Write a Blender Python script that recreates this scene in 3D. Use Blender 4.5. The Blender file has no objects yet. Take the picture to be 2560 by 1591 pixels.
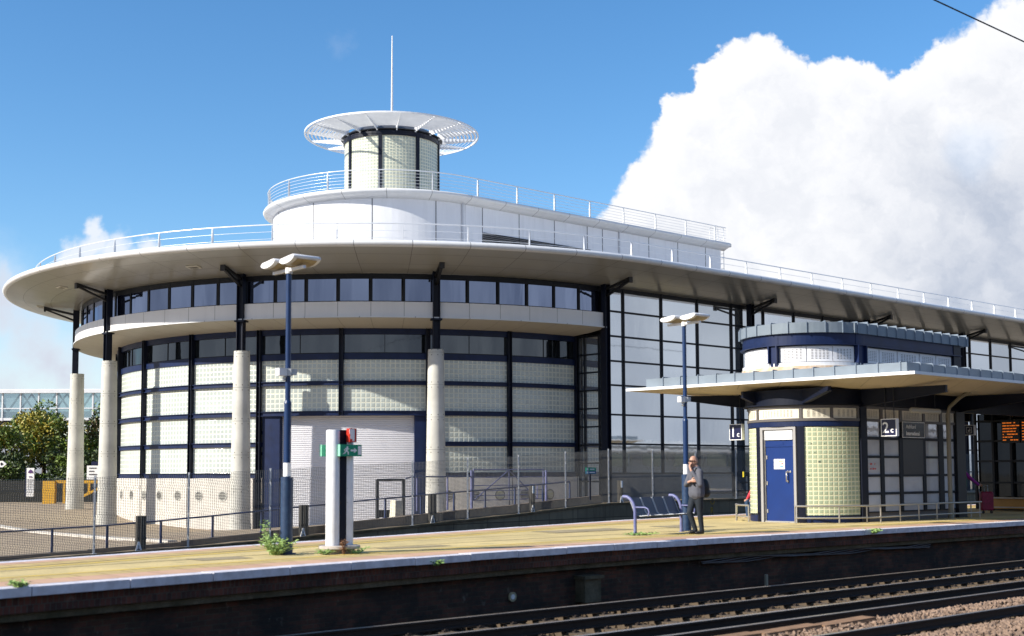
import bpy, math, random
import numpy as np
from mathutils import Vector, Matrix
from math import sin, cos, radians as rad, pi
random.seed(7); rng = np.random.default_rng(7)
scn = bpy.context.scene
COL = scn.collection

# ------------------------------------------------------------------ camera
EYE = 1.35
pitch, roll = 0.0731, 0.0041
F = Vector((0, cos(pitch), sin(pitch))); R0 = Vector((1, 0, 0)); U0 = R0.cross(F)
Rv = R0*cos(roll) - U0*sin(roll); Uv = U0*cos(roll) + R0*sin(roll)
cd = bpy.data.cameras.new('camera'); cam = bpy.data.objects.new('camera', cd); COL.objects.link(cam)
cam.matrix_world = Matrix(((Rv.x, Uv.x, -F.x, 0), (Rv.y, Uv.y, -F.y, 0), (Rv.z, Uv.z, -F.z, EYE), (0, 0, 0, 1)))
cd.sensor_fit = 'HORIZONTAL'; cd.sensor_width = 36.0; cd.lens = 36.0*3128.4/2560
cd.shift_y = 158.8/2560
cd.clip_start = 0.1; cd.clip_end = 4000
cd.dof.use_dof = True; cd.dof.focus_distance = 62; cd.dof.aperture_fstop = 1.6
scn.camera = cam

# ------------------------------------------------------------------ light
SUN_AZ, SUN_EL = rad(26), rad(31)          # shadows travel along SUN_AZ (from +x towards +y)
sd = -Vector((cos(SUN_AZ)*cos(SUN_EL), sin(SUN_AZ)*cos(SUN_EL), -sin(SUN_EL)))   # towards the sun
sl = bpy.data.lights.new('sun', 'SUN'); so = bpy.data.objects.new('sun', sl); COL.objects.link(so)
sl.energy = 5.0; sl.angle = rad(0.5); sl.color = (1.0, 0.94, 0.84)
so.rotation_euler = sd.to_track_quat('Z', 'Y').to_euler()
scn.view_settings.view_transform = 'Standard'; scn.view_settings.look = 'None'
scn.view_settings.exposure = 0.62; scn.view_settings.gamma = 1.0

class NT:                                   # tiny node helper
    def __init__(s, tree): s.t = tree; s.n = tree.nodes; s.l = tree.links
    def put(s, sock, v):
        if v is None: return
        if hasattr(v, 'links'): s.l.new(v, sock)
        else:
            try: sock.default_value = v
            except Exception:
                sock.default_value = tuple(v) + (1,)
    def math(s, op, a, b=None, c=None, clamp=False):
        m = s.n.new('ShaderNodeMath'); m.operation = op; m.use_clamp = clamp
        for i, v in enumerate((a, b, c)): s.put(m.inputs[i], v)
        return m.outputs[0]
    def vmath(s, op, a, b=None):
        m = s.n.new('ShaderNodeVectorMath'); m.operation = op
        s.put(m.inputs[0], a); s.put(m.inputs[1], b)
        return m.outputs['Value'] if op in ('LENGTH', 'DOT_PRODUCT', 'DISTANCE') else m.outputs[0]
    def noise(s, vec, scale, detail=4, rough=0.5, dist=0.0):
        m = s.n.new('ShaderNodeTexNoise'); s.put(m.inputs['Vector'], vec)
        m.inputs['Scale'].default_value = scale; m.inputs['Detail'].default_value = detail
        m.inputs['Roughness'].default_value = rough; m.inputs['Distortion'].default_value = dist
        return m.outputs
    def ramp(s, fac, a, b, ca=(0, 0, 0, 1), cb=(1, 1, 1, 1), ease=False):
        m = s.n.new('ShaderNodeMapRange'); m.clamp = True
        if ease: m.interpolation_type = 'SMOOTHSTEP'
        s.put(m.inputs[0], fac); m.inputs[1].default_value = a; m.inputs[2].default_value = b
        return m.outputs[0]
    def mix(s, fac, a, b):
        m = s.n.new('ShaderNodeMix'); m.data_type = 'RGBA'
        s.put(m.inputs[0], fac); s.put(m.inputs[6], a); s.put(m.inputs[7], b)
        return m.outputs[2]
    def sep(s, v):
        m = s.n.new('ShaderNodeSeparateXYZ'); s.put(m.inputs[0], v); return m.outputs
    def comb(s, x, y, z):
        m = s.n.new('ShaderNodeCombineXYZ')
        for i, v in enumerate((x, y, z)): s.put(m.inputs[i], v)
        return m.outputs[0]

def build_world():
    w = bpy.data.worlds.new('World'); scn.world = w; w.use_nodes = True
    T = NT(w.node_tree); T.n.clear()
    out = T.n.new('ShaderNodeOutputWorld')
    sky = T.n.new('ShaderNodeTexSky'); sky.sky_type = 'NISHITA'; sky.sun_disc = False
    sky.sun_elevation = SUN_EL; sky.sun_rotation = math.atan2(sd.x, sd.y)
    sky.air_density = 1.0; sky.dust_density = 0.3; sky.ozone_density = 3.0; sky.altitude = 50
    bg = T.n.new('ShaderNodeBackground'); bg.inputs[1].default_value = SKY_STR
    hs = T.n.new('ShaderNodeHueSaturation'); hs.inputs['Saturation'].default_value = 1.24; hs.inputs['Value'].default_value = SKY_GAIN
    T.l.new(sky.outputs[0], hs.inputs['Color'])
    bc = T.n.new('ShaderNodeBackground'); bc.inputs[1].default_value = 1.0
    tc = T.n.new('ShaderNodeTexCoord'); d = tc.outputs['Generated']
    T.l.new(hs.outputs[0], bg.inputs[0])
    x, y, z = T.sep(d)[:3]
    ys = T.math('MAXIMUM', y, 0.05)
    u = T.math('DIVIDE', x, ys); v = T.math('DIVIDE', z, ys)
    uv = T.comb(u, v, 0.0)
    n1 = T.noise(uv, 9, 5, 0.6)['Color']; n2 = T.noise(uv, 45, 5, 0.62)['Color']
    o1 = T.vmath('SCALE', T.vmath('SUBTRACT', n1, (.5, .5, .5))); o1.node.inputs['Scale'].default_value = 0.055
    o2 = T.vmath('SCALE', T.vmath('SUBTRACT', n2, (.5, .5, .5))); o2.node.inputs['Scale'].default_value = 0.028
    wv = T.vmath('ADD', T.vmath('ADD', uv, o1), o2)
    def field(blobs, vec, flat=1.0):
        acc = None
        for (cx, cy, r) in blobs:
            dd = T.vmath('DISTANCE', vec, (cx, cy, 0))
            f = T.math('SUBTRACT', 1.0, T.math('DIVIDE', dd, r))
            acc = f if acc is None else T.math('MAXIMUM', acc, f)
        return acc
    big = [(.083,.176,.030),(.108,.196,.042),(.135,.227,.046),(.166,.262,.052),(.190,.285,.055),(.204,.310,.044),(.178,.318,.030),(.196,.330,.020),
           (.172,.330,.016),(.150,.290,.030),(.237,.290,.030),(.256,.272,.045),(.262,.300,.026),(.290,.260,.045),(.262,.305,.036),(.285,.294,.038),(.308,.285,.036),(.338,.303,.034),(.360,.313,.042),(.390,.318,.048),
           (.430,.325,.062),(.335,.265,.05),(.22,.20,.13),(.33,.19,.12),(.44,.20,.12),(.15,.15,.07),(.26,.12,.13),(.40,.28,.09),(.352,.334,.014),(.095,.168,.035),(.06,.155,.02)]
    small = [(-.336,.186,.022),(-.318,.178,.022),(-.350,.178,.018),(-.338,.200,.014),(-.29,.175,.016),(-.27,.172,.012)]
    haze = [(-.43,.135,.075),(-.37,.10,.08),(-.41,.05,.09),(-.30,.06,.09),(-.42,.165,.025)]
    D = field(big, wv); Ds = field(small, wv); Dh = field(haze, wv)
    lit = field(big, T.vmath('ADD', wv, (-.020, .022, 0)))
    m_big = T.ramp(T.math('ADD', D, T.math('MULTIPLY', T.math('SUBTRACT', T.noise(wv, 60, 5, .6)['Fac'], .5), .10)), -.02, 0.13, ease=True); m_small = T.math('MULTIPLY', T.ramp(Ds, 0.0, 0.7, ease=True), 0.85)
    m_h = T.math('MULTIPLY', T.ramp(Dh, 0.0, 0.8, ease=True), T.ramp(T.noise(uv, 12, 5, .55)['Fac'], .30, .62))
    # a hazy window of blue inside the bank
    gap = T.ramp(T.vmath('DISTANCE', T.vmath('ADD', uv, o1), (.375, .255, 0)), 0.010, 0.032, ease=True)
    m_big = T.math('MULTIPLY', m_big, T.math('MULTIPLY_ADD', gap, .14, .86))
    # grey undersides
    g_n = T.noise(wv, 6.5, 7, .58, .4)['Fac']
    lin = T.math('ADD', T.math('MULTIPLY', T.math('SUBTRACT', u, .13), 1.15), T.math('MULTIPLY', T.math('SUBTRACT', .30, v), 1.5))
    grey = T.math('MULTIPLY', T.ramp(T.math('MULTIPLY_ADD', g_n, .75, lin), .60, 1.00, ease=True), T.ramp(D, .05, .30))
    det = T.ramp(T.noise(wv, 24, 7, .62)['Fac'], .38, .64)
    shade = T.math('ADD', T.math('MULTIPLY', grey, .85), T.math('MULTIPLY', T.math('MULTIPLY', T.ramp(lit, .0, .30), det), .26), clamp=True)
    ccol = T.mix(shade, (.655, .66, .68, 1), (.33, .37, .45, 1))
    ccol = T.mix(T.math('MULTIPLY', m_h, .95), ccol, (.44, .475, .545, 1))
    ccol = T.mix(T.math('MULTIPLY', m_small, .8), ccol, (.60, .62, .66, 1))
    front = T.ramp(y, 0.25, 0.55, ease=True)
    inner = T.math('MULTIPLY', front, T.math('SUBTRACT', 1.0, T.ramp(T.math('ABSOLUTE', u), .46, .8, ease=True)))
    # clouds all round the rest of the sky
    gen = T.noise(T.vmath('MULTIPLY', d, (1, 1, 2.2)), 2.6, 7, .58, .3)['Fac']
    gz = T.math('MULTIPLY_ADD', T.ramp(z, .30, .17), .22, -.03)
    m_gen = T.ramp(T.math('ADD', gen, gz), .46, .60, ease=True)
    gcol = T.mix(T.ramp(T.noise(d, 6, 5, .55)['Fac'], .35, .7), (.43, .465, .52, 1), (.22, .25, .31, 1))
    mf = T.math('MAXIMUM', m_big, T.math('MAXIMUM', m_small, m_h))
    mask = T.math('ADD', T.math('MULTIPLY', mf, inner), T.math('MULTIPLY', m_gen, T.math('SUBTRACT', 1.0, inner)))
    wisp = T.math('MULTIPLY', T.ramp(T.vmath('DISTANCE', wv, (-.138, .352, 0)), .014, .0, ease=True), .07)
    mask = T.math('MAXIMUM', mask, wisp)
    T.l.new(T.mix(inner, gcol, ccol), bc.inputs[0])
    mx = T.n.new('ShaderNodeMixShader'); T.l.new(mask, mx.inputs[0]); T.l.new(bg.outputs[0], mx.inputs[1]); T.l.new(bc.outputs[0], mx.inputs[2])
    T.l.new(mx.outputs[0], out.inputs[0])
SKY_STR, SKY_GAIN = 0.122, 1.0
build_world()

# ------------------------------------------------------------------ frame of the place
PHI = 0.722485
E2 = np.array([cos(PHI), sin(PHI)]); N2 = np.array([sin(PHI), -cos(PHI)])
CB = np.array([-7.425, 76.715])             # centre of the round building
KC = np.array([8.3, 35.0])                  # centre of the kiosk's round end
E3 = Vector((*E2, 0)); N3 = Vector((*N2, 0)); Z3 = Vector((0, 0, 1))
A0 = math.degrees(PHI) - 90
def SO(s, o, z=0.0): p = s*E2 + o*N2; return Vector((p[0], p[1], z))       # track frame from the camera
def BP(s, o, z=0.0, c=None):
    c = CB if c is None else c
    p = c + s*E2 + o*N2; return Vector((p[0], p[1], z))
def CP(a, r, z=0.0, c=None):
    c = CB if c is None else c
    t = rad(a + A0); return Vector((c[0] + r*cos(t), c[1] + r*sin(t), z))

# ------------------------------------------------------------------ materials
MATS = {}
def mat(name, col, rough=0.5, metal=0.0, var=0.0, vscale=3.0, bump=0.0, bscale=20.0, spec=None, emis=None, estr=1.0, col2=None, dirt=None):
    if name in MATS: return MATS[name]
    m = bpy.data.materials.new(name); m.use_nodes = True; T = NT(m.node_tree)
    b = T.n['Principled BSDF']; b.inputs['Roughness'].default_value = rough; b.inputs['Metallic'].default_value = metal
    if spec is not None: b.inputs['Specular IOR Level'].default_value = spec
    c = tuple(col) + (1,)
    tc = T.n.new('ShaderNodeTexCoord').outputs['Object']
    if var > 0 or col2:
        f = T.noise(tc, vscale, 6, .6)['Fac']
        c2 = tuple(col2) + (1,) if col2 else tuple(max(0, k*(1-var)) for k in col) + (1,)
        b.inputs['Base Color'].default_value = c
        T.l.new(T.mix(T.ramp(f, .35, .68), c, c2), b.inputs['Base Color'])
    else: b.inputs['Base Color'].default_value = c
    if bump > 0:
        bn = T.n.new('ShaderNodeBump'); bn.inputs['Strength'].default_value = bump; bn.inputs['Distance'].default_value = .02
        T.l.new(T.noise(tc, bscale, 5, .6)['Fac'], bn.inputs['Height']); T.l.new(bn.outputs[0], b.inputs['Normal'])
    if emis: b.inputs['Emission Color'].default_value = tuple(emis)+(1,); b.inputs['Emission Strength'].default_value = estr
    MATS[name] = m; return m

def uv_lines(T, pu, pv, wu, wv, ou=0.0, ov=0.0):
    """1 on grid lines of pitch pu x pv (metres in UV), 0 inside the cells"""
    uvn = T.n.new('ShaderNodeUVMap').outputs[0]; u, v = T.sep(uvn)[:2]
    def ln(c, p, w, o):
        fr = T.math('FRACT', T.math('DIVIDE', T.math('ADD', c, o + 1000*p), p))
        dd = T.math('MINIMUM', fr, T.math('SUBTRACT', 1.0, fr))
        return T.ramp(dd, w/p*.5, w/p*.5*.6), fr
    a, fu = ln(u, pu, wu, ou); b, fv = ln(v, pv, wv, ov)
    return T.math('MAXIMUM', a, b), fu, fv, uvn, u, v

def mat_panels(name, col, line, pu, pv, w=.03, rough=.4, var=.06, ou=0, ov=0, coat=0.0, bump=0.0):
    m = bpy.data.materials.new(name); m.use_nodes = True; T = NT(m.node_tree); b = T.n['Principled BSDF']
    L, fu, fv, uvn, u, v = uv_lines(T, pu, pv, w, w, ou, ov)
    cell = T.n.new('ShaderNodeTexWhiteNoise'); cell.noise_dimensions = '2D'
    T.l.new(T.comb(T.math('FLOOR', T.math('DIVIDE', T.math('ADD', u, ou+1000*pu), pu)), T.math('FLOOR', T.math('DIVIDE', T.math('ADD', v, ov+1000*pv), pv)), 0), cell.inputs[0])
    f = T.math('MULTIPLY', cell.outputs[0], .6)
    nz = T.ramp(T.noise(T.n.new('ShaderNodeTexCoord').outputs['Object'], .8, 6, .6)['Fac'], .3, .7)
    stk = T.ramp(T.noise(T.comb(T.math('MULTIPLY', u, 3.2), T.math('MULTIPLY', v, .28), 0), 1.0, 6, .65)['Fac'], .50, .70)
    f = T.math('ADD', T.math('ADD', f, T.math('MULTIPLY', nz, .5)), T.math('MULTIPLY', stk, .7))
    c2 = tuple(k*(1-var*2) for k in col) + (1,)
    base = T.mix(f, tuple(col)+(1,), c2)
    T.l.new(T.mix(L, base, tuple(line)+(1,)), b.inputs['Base Color'])
    b.inputs['Roughness'].default_value = rough
    if coat: b.inputs['Coat Weight'].default_value = coat; b.inputs['Coat Roughness'].default_value = .15
    bn = T.n.new('ShaderNodeBump'); bn.inputs['Strength'].default_value = .35; bn.inputs['Distance'].default_value = .01; bn.invert = True
    T.l.new(L, bn.inputs['Height']); T.l.new(bn.outputs[0], b.inputs['Normal'])
    MATS[name] = m; return m

def mat_glassblock(name, p, col, grout, pv=None, w=.022, wav=.5):
    m = bpy.data.materials.new(name); m.use_nodes = True; T = NT(m.node_tree); b = T.n['Principled BSDF']
    pv = pv or p
    L, fu, fv, uvn, u, v = uv_lines(T, p, pv, w, w)
    cu = T.math('ABSOLUTE', T.math('SUBTRACT', fu, .5)); cv = T.math('ABSOLUTE', T.math('SUBTRACT', fv, .5))
    edge = T.ramp(T.math('MAXIMUM', cu, cv), .26, .36)
    wn = T.n.new('ShaderNodeTexWhiteNoise'); wn.noise_dimensions = '2D'
    T.l.new(T.comb(T.math('FLOOR', T.math('DIVIDE', u, p)), T.math('FLOOR', T.math('DIVIDE', v, pv)), 0), wn.inputs[0])
    dark = tuple(k*.78 for k in col) + (1,)
    c = T.mix(T.math('ADD', T.math('MULTIPLY', edge, .75), T.math('MULTIPLY', wn.outputs[0], .45), clamp=True), dark, tuple(col)+(1,))
    big = T.ramp(T.noise(uvn, .55, 4, .5)['Fac'], .35, .65)
    c = T.mix(T.math('MULTIPLY', big, .45), c, tuple(k*.6 for k in col)+(1,))  # broad darker mottling painted in for varied reflections across the blocks
    c = T.mix(L, c, tuple(grout)+(1,))
    T.l.new(c, b.inputs['Base Color'])
    T.l.new(T.math('MULTIPLY_ADD', L, .5, .12), b.inputs['Roughness'])
    b.inputs['Specular IOR Level'].default_value = .9
    h = T.math('ADD', T.math('SUBTRACT', 1.0, L), T.math('MULTIPLY', T.noise(uvn, 18, 3, .5)['Fac'], wav))
    h = T.math('ADD', h, T.math('MULTIPLY', edge, -.5))
    bn = T.n.new('ShaderNodeBump'); bn.inputs['Strength'].default_value = .45; bn.inputs['Distance'].default_value = .012
    T.l.new(h, bn.inputs['Height']); T.l.new(bn.outputs[0], b.inputs['Normal'])
    MATS[name] = m; return m

def mat_glass(name, tint, body, refl, wave=.12, wscale=1.2, rough=.03, vst=.55, cell=None):
    m = bpy.data.materials.new(name); m.use_nodes = True; T = NT(m.node_tree); T.n.remove(T.n['Principled BSDF'])
    out = [n for n in T.n if n.type == 'OUTPUT_MATERIAL'][0]
    g = T.n.new('ShaderNodeBsdfGlossy'); g.inputs['Color'].default_value = tuple(tint)+(1,); g.inputs['Roughness'].default_value = rough
    tc = T.n.new('ShaderNodeTexCoord').outputs['Object']
    if cell:
        wn = T.n.new('ShaderNodeTexWhiteNoise'); wn.noise_dimensions = '1D'
        T.l.new(T.math('FLOOR', T.math('DIVIDE', T.math('SUBTRACT', T.sep(T.n.new('ShaderNodeUVMap').outputs[0])[0], cell[1]), cell[0])), wn.inputs['W'])
        T.l.new(T.mix(wn.outputs[0], tuple(tint)+(1,), tuple(k*.74 for k in tint)+(1,)), g.inputs['Color'])
    df = T.n.new('ShaderNodeBsdfDiffuse')
    T.l.new(T.mix(T.ramp(T.noise(tc, .7, 4, .5)['Fac'], .35, .65), tuple(body)+(1,), tuple(k*.65 for k in body)+(1,)), df.inputs['Color'])
    bn = T.n.new('ShaderNodeBump'); bn.inputs['Strength'].default_value = wave; bn.inputs['Distance'].default_value = .05
    T.l.new(T.noise(T.vmath('MULTIPLY', tc, (1.6, 1.6, vst)), wscale, 2, .5, .6)['Fac'], bn.inputs['Height']); T.l.new(bn.outputs[0], g.inputs['Normal'])
    fr = T.n.new('ShaderNodeFresnel'); fr.inputs[0].default_value = 1.5
    fac = T.math('ADD', T.math('MULTIPLY', fr.outputs[0], .8), refl, clamp=True)
    mx = T.n.new('ShaderNodeMixShader'); T.l.new(fac, mx.inputs[0]); T.l.new(df.outputs[0], mx.inputs[1]); T.l.new(g.outputs[0], mx.inputs[2])
    T.l.new(mx.outputs[0], out.inputs[0]); MATS[name] = m; return m

def mat_brick(name, c1, c2, mortar, bw=.225, bh=.075, grime=.6, soot=(.012, .011, .01), bump=.6):
    m = bpy.data.materials.new(name); m.use_nodes = True; T = NT(m.node_tree); b = T.n['Principled BSDF']
    uvn = T.n.new('ShaderNodeUVMap').outputs[0]
    br = T.n.new('ShaderNodeTexBrick'); T.l.new(uvn, br.inputs['Vector'])
    br.inputs['Color1'].default_value = tuple(c1)+(1,); br.inputs['Color2'].default_value = tuple(c2)+(1,); br.inputs['Mortar'].default_value = tuple(mortar)+(1,)
    br.inputs['Scale'].default_value = 1.0; br.inputs['Brick Width'].default_value = bw; br.inputs['Row Height'].default_value = bh; br.inputs['Mortar Size'].default_value = .006
    f1 = T.ramp(T.noise(uvn, 1.1, 7, .65)['Fac'], .40, .58)
    c = T.mix(T.math('MULTIPLY', f1, grime), br.outputs['Color'], tuple(soot)+(1,))
    f2 = T.ramp(T.noise(T.vmath('MULTIPLY', uvn, (1.6, 1, 1)), 3.1, 8, .75)['Fac'], .60, .68)
    c = T.mix(T.math('MULTIPLY', f2, .45), c, (.22, .20, .16, 1))
    T.l.new(c, b.inputs['Base Color']); b.inputs['Roughness'].default_value = .9
    bn = T.n.new('ShaderNodeBump'); bn.inputs['Strength'].default_value = bump; bn.inputs['Distance'].default_value = .012
    T.l.new(T.math('ADD', br.outputs['Fac'], T.noise(uvn, 30, 4, .6)['Fac']), bn.inputs['Height']); bn.invert = True
    T.l.new(bn.outputs[0], b.inputs['Normal']); MATS[name] = m; return m

def mat_ground(name, base, spots, s1=.35, s2=9.0, rough=.9, bump=.3, extra=None, sp2=.5):
    """worn surface: large stains, small aggregate speckle"""
    m = bpy.data.materials.new(name); m.use_nodes = True; T = NT(m.node_tree); b = T.n['Principled BSDF']
    tc = T.n.new('ShaderNodeTexCoord').outputs['Object']
    c = T.mix(T.ramp(T.noise(tc, s1, 8, .65)['Fac'], .36, .66), tuple(base)+(1,), tuple(spots)+(1,))
    c = T.mix(T.math('MULTIPLY', T.ramp(T.noise(tc, s2, 4, .7)['Fac'], .45, .7), sp2), c, tuple(k*.45 for k in base)+(1,))
    if extra:
        c = T.mix(T.math('MULTIPLY', T.ramp(T.noise(tc, extra[1], 5, .6)['Fac'], extra[2], extra[2]+.08), extra[3]), c, tuple(extra[0])+(1,))
    T.l.new(c, b.inputs['Base Color']); b.inputs['Roughness'].default_value = rough
    bn = T.n.new('ShaderNodeBump'); bn.inputs['Strength'].default_value = bump; bn.inputs['Distance'].default_value = .01
    T.l.new(T.noise(tc, 60, 4, .7)['Fac'], bn.inputs['Height']); T.l.new(bn.outputs[0], b.inputs['Normal'])
    MATS[name] = m; return m

WHITE = mat('white panel', (.78, .79, .81), .34, var=.10, vscale=1.5)

WALLW = mat_panels('white wall panels', (.80, .81, .84), (.28, .29, .31), 50, 40, w=.01, rough=.32, var=.06)
NOSE = mat_panels('pale eave metal', (.72, .73, .74), (.30, .30, .31), 2.6, 40, w=.05, rough=.28, var=.05)
BANDW = mat_panels('grey band panels', (.74, .74, .75), (.30, .30, .30), 1.56, 40, w=.035, rough=.35, var=.04)
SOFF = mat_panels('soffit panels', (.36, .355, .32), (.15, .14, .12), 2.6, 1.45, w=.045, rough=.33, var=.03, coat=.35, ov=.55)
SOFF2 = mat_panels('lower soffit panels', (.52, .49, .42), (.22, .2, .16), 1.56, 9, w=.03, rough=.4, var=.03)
NAVY = mat('navy steel', (.007, .018, .070), .42, spec=.3, var=.35, vscale=2.5)
NAVYD = mat('dark navy steel', (.004, .007, .020), .45, spec=.25, var=.3, vscale=2)
FRAME = mat('dark frame', (.010, .013, .020), .45, spec=.25, var=.2)
BLACK = mat('black steel', (.008, .009, .012), .45, var=.3)
CONC = mat('pale concrete', (.56, .55, .50), .7, var=.24, vscale=1.1)
CONCB = mat('concrete base', (.66, .62, .56), .75, var=.18, vscale=1.2, bump=.2)
JOINT = mat('dark joint', (.10, .095, .085), .8)
GB = mat_glassblock('glass block', .24, (.52, .58, .55), (.62, .63, .53), w=.060)
GBT = mat_glassblock('tower glass block', .20, (.52, .57, .48), (.66, .64, .48), w=.05)
GBK = mat_glassblock('kiosk glass block', .137, (.52, .60, .40), (.72, .68, .44), pv=.121, w=.028, wav=.3)
GLU = mat_glass('upper window glass', (.38, .45, .64), (.015, .020, .045), .60, cell=(1.561*.983, 0), wave=.20, wscale=.9, vst=.22)
GLD = mat_glass('dark clerestory glass', (.55, .6, .65), (.012, .016, .02), .16, wave=.08)
GLF = mat_glass('facade glass', (.92, .96, 1.0), (.45, .50, .55), .80, cell=(2.937, 1.69), wave=.045, wscale=.8)
GLW = mat_glass('waiting room glass', (.5, .55, .6), (.010, .012, .014), .03, wave=.05)
GLK = mat_glass('kiosk pane', (.75, .78, .85), (.78, .80, .84), .34, wave=.06, wscale=2.0)
SHUT = mat('shutter metal', (.70, .70, .74), .38, var=.08, vscale=.6)
RAILM = mat('pale rail metal', (.70, .72, .75), .3, metal=.25)
RAILP = mat('rail post metal', (.62, .64, .67), .35, metal=.2)
GALV = mat('galvanised steel', (.50, .52, .55), .45, metal=.35, var=.2, vscale=8)
MESHM = mat('grey mesh wire', (.11, .11, .105), .5, metal=.2)
HRAIL = mat('blue handrail paint', (.035, .055, .15), .4, var=.2, vscale=6)
LILAC = mat('faded blue paint', (.10, .115, .27), .45, var=.3, vscale=7, col2=(.17, .175, .32))
COPE = mat('coping paint', (.74, .72, .77), .6, var=0, vscale=5, bump=.3, col2=(.52, .49, .52))
PINK = mat_panels('pink paving', (.60, .37, .24), (.3, .2, .13), .60, 50, w=.02, rough=.9, var=.12)
TACT = mat_panels('tactile paving', (.56, .42, .17), (.36, .25, .10), .40, .40, w=.06, rough=.85, var=.10)
YEL = mat('yellow line', (.72, .50, .05), .7, var=.3, vscale=6, col2=(.55, .40, .12))
TARM = mat_ground('platform surface', (.68, .53, .235), (.46, .365, .17), s1=.8, s2=22, extra=((.20, .19, .09), 1.3, .60, .45), sp2=.6)
SEAM = mat('dark seam', (.08, .06, .04), .9)
PAVE = mat_ground('car park surface', (.38, .30, .20), (.30, .23, .16), s1=.25, s2=7, sp2=.3)
PAVE2 = mat('pale kerb stone', (.60, .56, .50), .8, var=.15)
BRK = mat_brick('platform brick', (.13, .045, .026), (.05, .026, .016), (.075, .062, .040), grime=.8)
BRKU = mat_brick('corbel brick', (.17, .055, .035), (.07, .028, .02), (.10, .09, .075), bw=.075, bh=.225, grime=.6)
MOSS = mat_ground('mossy ledge', (.15, .12, .075), (.05, .045, .02), s1=2.5, s2=20, bump=.8)
RETW = mat_panels('retaining wall', (.23, .20, .135), (.05, .042, .03), 1.9, .62, w=.035, rough=.9, var=.25)
BALT = mat_ground('ballast bed', (.04, .03, .022), (.02, .015, .012), s1=3, s2=16, bump=1.0)
STONE = mat('ballast stone', (.30, .205, .145), .85, vscale=11, var=0, col2=(.14, .09, .06))
STONED = mat('dirty ballast stone', (.15, .10, .055), .9, vscale=7, var=0, col2=(.03, .02, .012))
RAILR = mat('rusty rail web', (.022, .011, .006), .75, var=.3, vscale=9)
RAILT = mat('worn rail head', (.60, .50, .40), .28, metal=.6, var=.2)
SLEEP = mat('concrete sleeper', (.11, .078, .048), .9, var=.35, vscale=5)
TIMB = mat('old timber', (.30, .17, .09), .85, var=.45, vscale=5)
ZINC = mat('zinc fascia', (.19, .23, .27), .5, metal=.0, spec=.3, var=.2, vscale=1.8)
ZSEAM = mat('zinc seam', (.16, .20, .25), .45)
CREAM = mat_panels('canopy soffit', (.66, .56, .40), (.35, .3, .2), 1.3, 2.3, w=.03, rough=.5, var=.05)
LIPW = mat('white canopy lip', (.82, .82, .82), .4)
DOORB = mat('blue door', (.002, .026, .15), .3, var=.15, vscale=2)
DOORF = mat('grey door frame', (.30, .29, .28), .45)
LOUV = mat('louvre panel', (.72, .72, .74), .4, var=.05)
LOUVC = mat('cream louvre panel', (.74, .69, .56), .45, var=.06)
SLOT = mat('louvre slot', (.05, .035, .025), .7)
STAINL = mat('stainless rail', (.50, .47, .42), .3, metal=.7)
DULL = mat('dull downpipe', (.23, .21, .16), .6)
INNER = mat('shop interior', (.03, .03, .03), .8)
BULB = mat('lamp diffuser', (.34, .26, .13), .4, var=.25, vscale=9)
HEADW = mat('white lamp housing', (.80, .80, .81), .38, var=.14, vscale=5)
POLEB = mat('blue lamp post', (.005, .030, .11), .35, var=.25, vscale=4)
POLES = mat('scuffed blue sleeve', (.006, .025, .075), .45, vscale=9, col2=(.02, .05, .11))
BENCHS = mat('grey perforated seat', (.085, .10, .13), .4, var=.15, vscale=30)
GREEN = mat('exit green', (.0, .26, .14), .4)
GREENL = mat('sunlit green edge', (.25, .62, .42), .4)
SIGNW = mat('sign white', (.80, .80, .80), .45)
SIGNN = mat('sign navy', (.008, .010, .045), .3)
SIGNK = mat('sign black', (.012, .014, .018), .2)
RED = mat('sign red', (.50, .03, .015), .4)
TREE_T = mat('bark', (.07, .055, .04), .9, var=.3)
def leafmat(name, c, c2, tr=.25):
    m = bpy.data.materials.new(name); m.use_nodes = True; T = NT(m.node_tree); b = T.n['Principled BSDF']
    oi = T.n.new('ShaderNodeTexCoord').outputs['Object']
    f = T.ramp(T.noise(oi, 1.3, 5, .6)['Fac'], .38, .62)
    T.l.new(T.mix(f, tuple(c)+(1,), tuple(c2)+(1,)), b.inputs['Base Color']); b.inputs['Roughness'].default_value = .55
    MATS[name] = m; return m
LEAF = leafmat('green leaves', (.16, .22, .03), (.09, .15, .02))
LEAFY = leafmat('yellowing leaves', (.42, .30, .03), (.20, .22, .03))
LEAFD = leafmat('dark leaves', (.045, .075, .018), (.025, .045, .01))
LEAFR = leafmat('russet leaves', (.14, .06, .02), (.07, .07, .015))
WEED = leafmat('weed leaves', (.30, .42, .12), (.17, .28, .07))
WEEDR = leafmat('dry weed leaves', (.20, .10, .05), (.11, .10, .03))
SKIN = mat('skin', (.46, .25, .17), .5, var=.1, vscale=12)
JACK = mat('grey jacket cloth', (.095, .098, .120), .8, var=.2, vscale=10, bump=.3, bscale=25)
JACKN = mat('navy jacket panel', (.02, .025, .06), .8)
JEAN = mat('dark jeans', (.010, .017, .028), .85, var=.4, vscale=8, bump=.3, bscale=25)
SHOE = mat('black shoe', (.006, .006, .007), .5)

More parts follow.
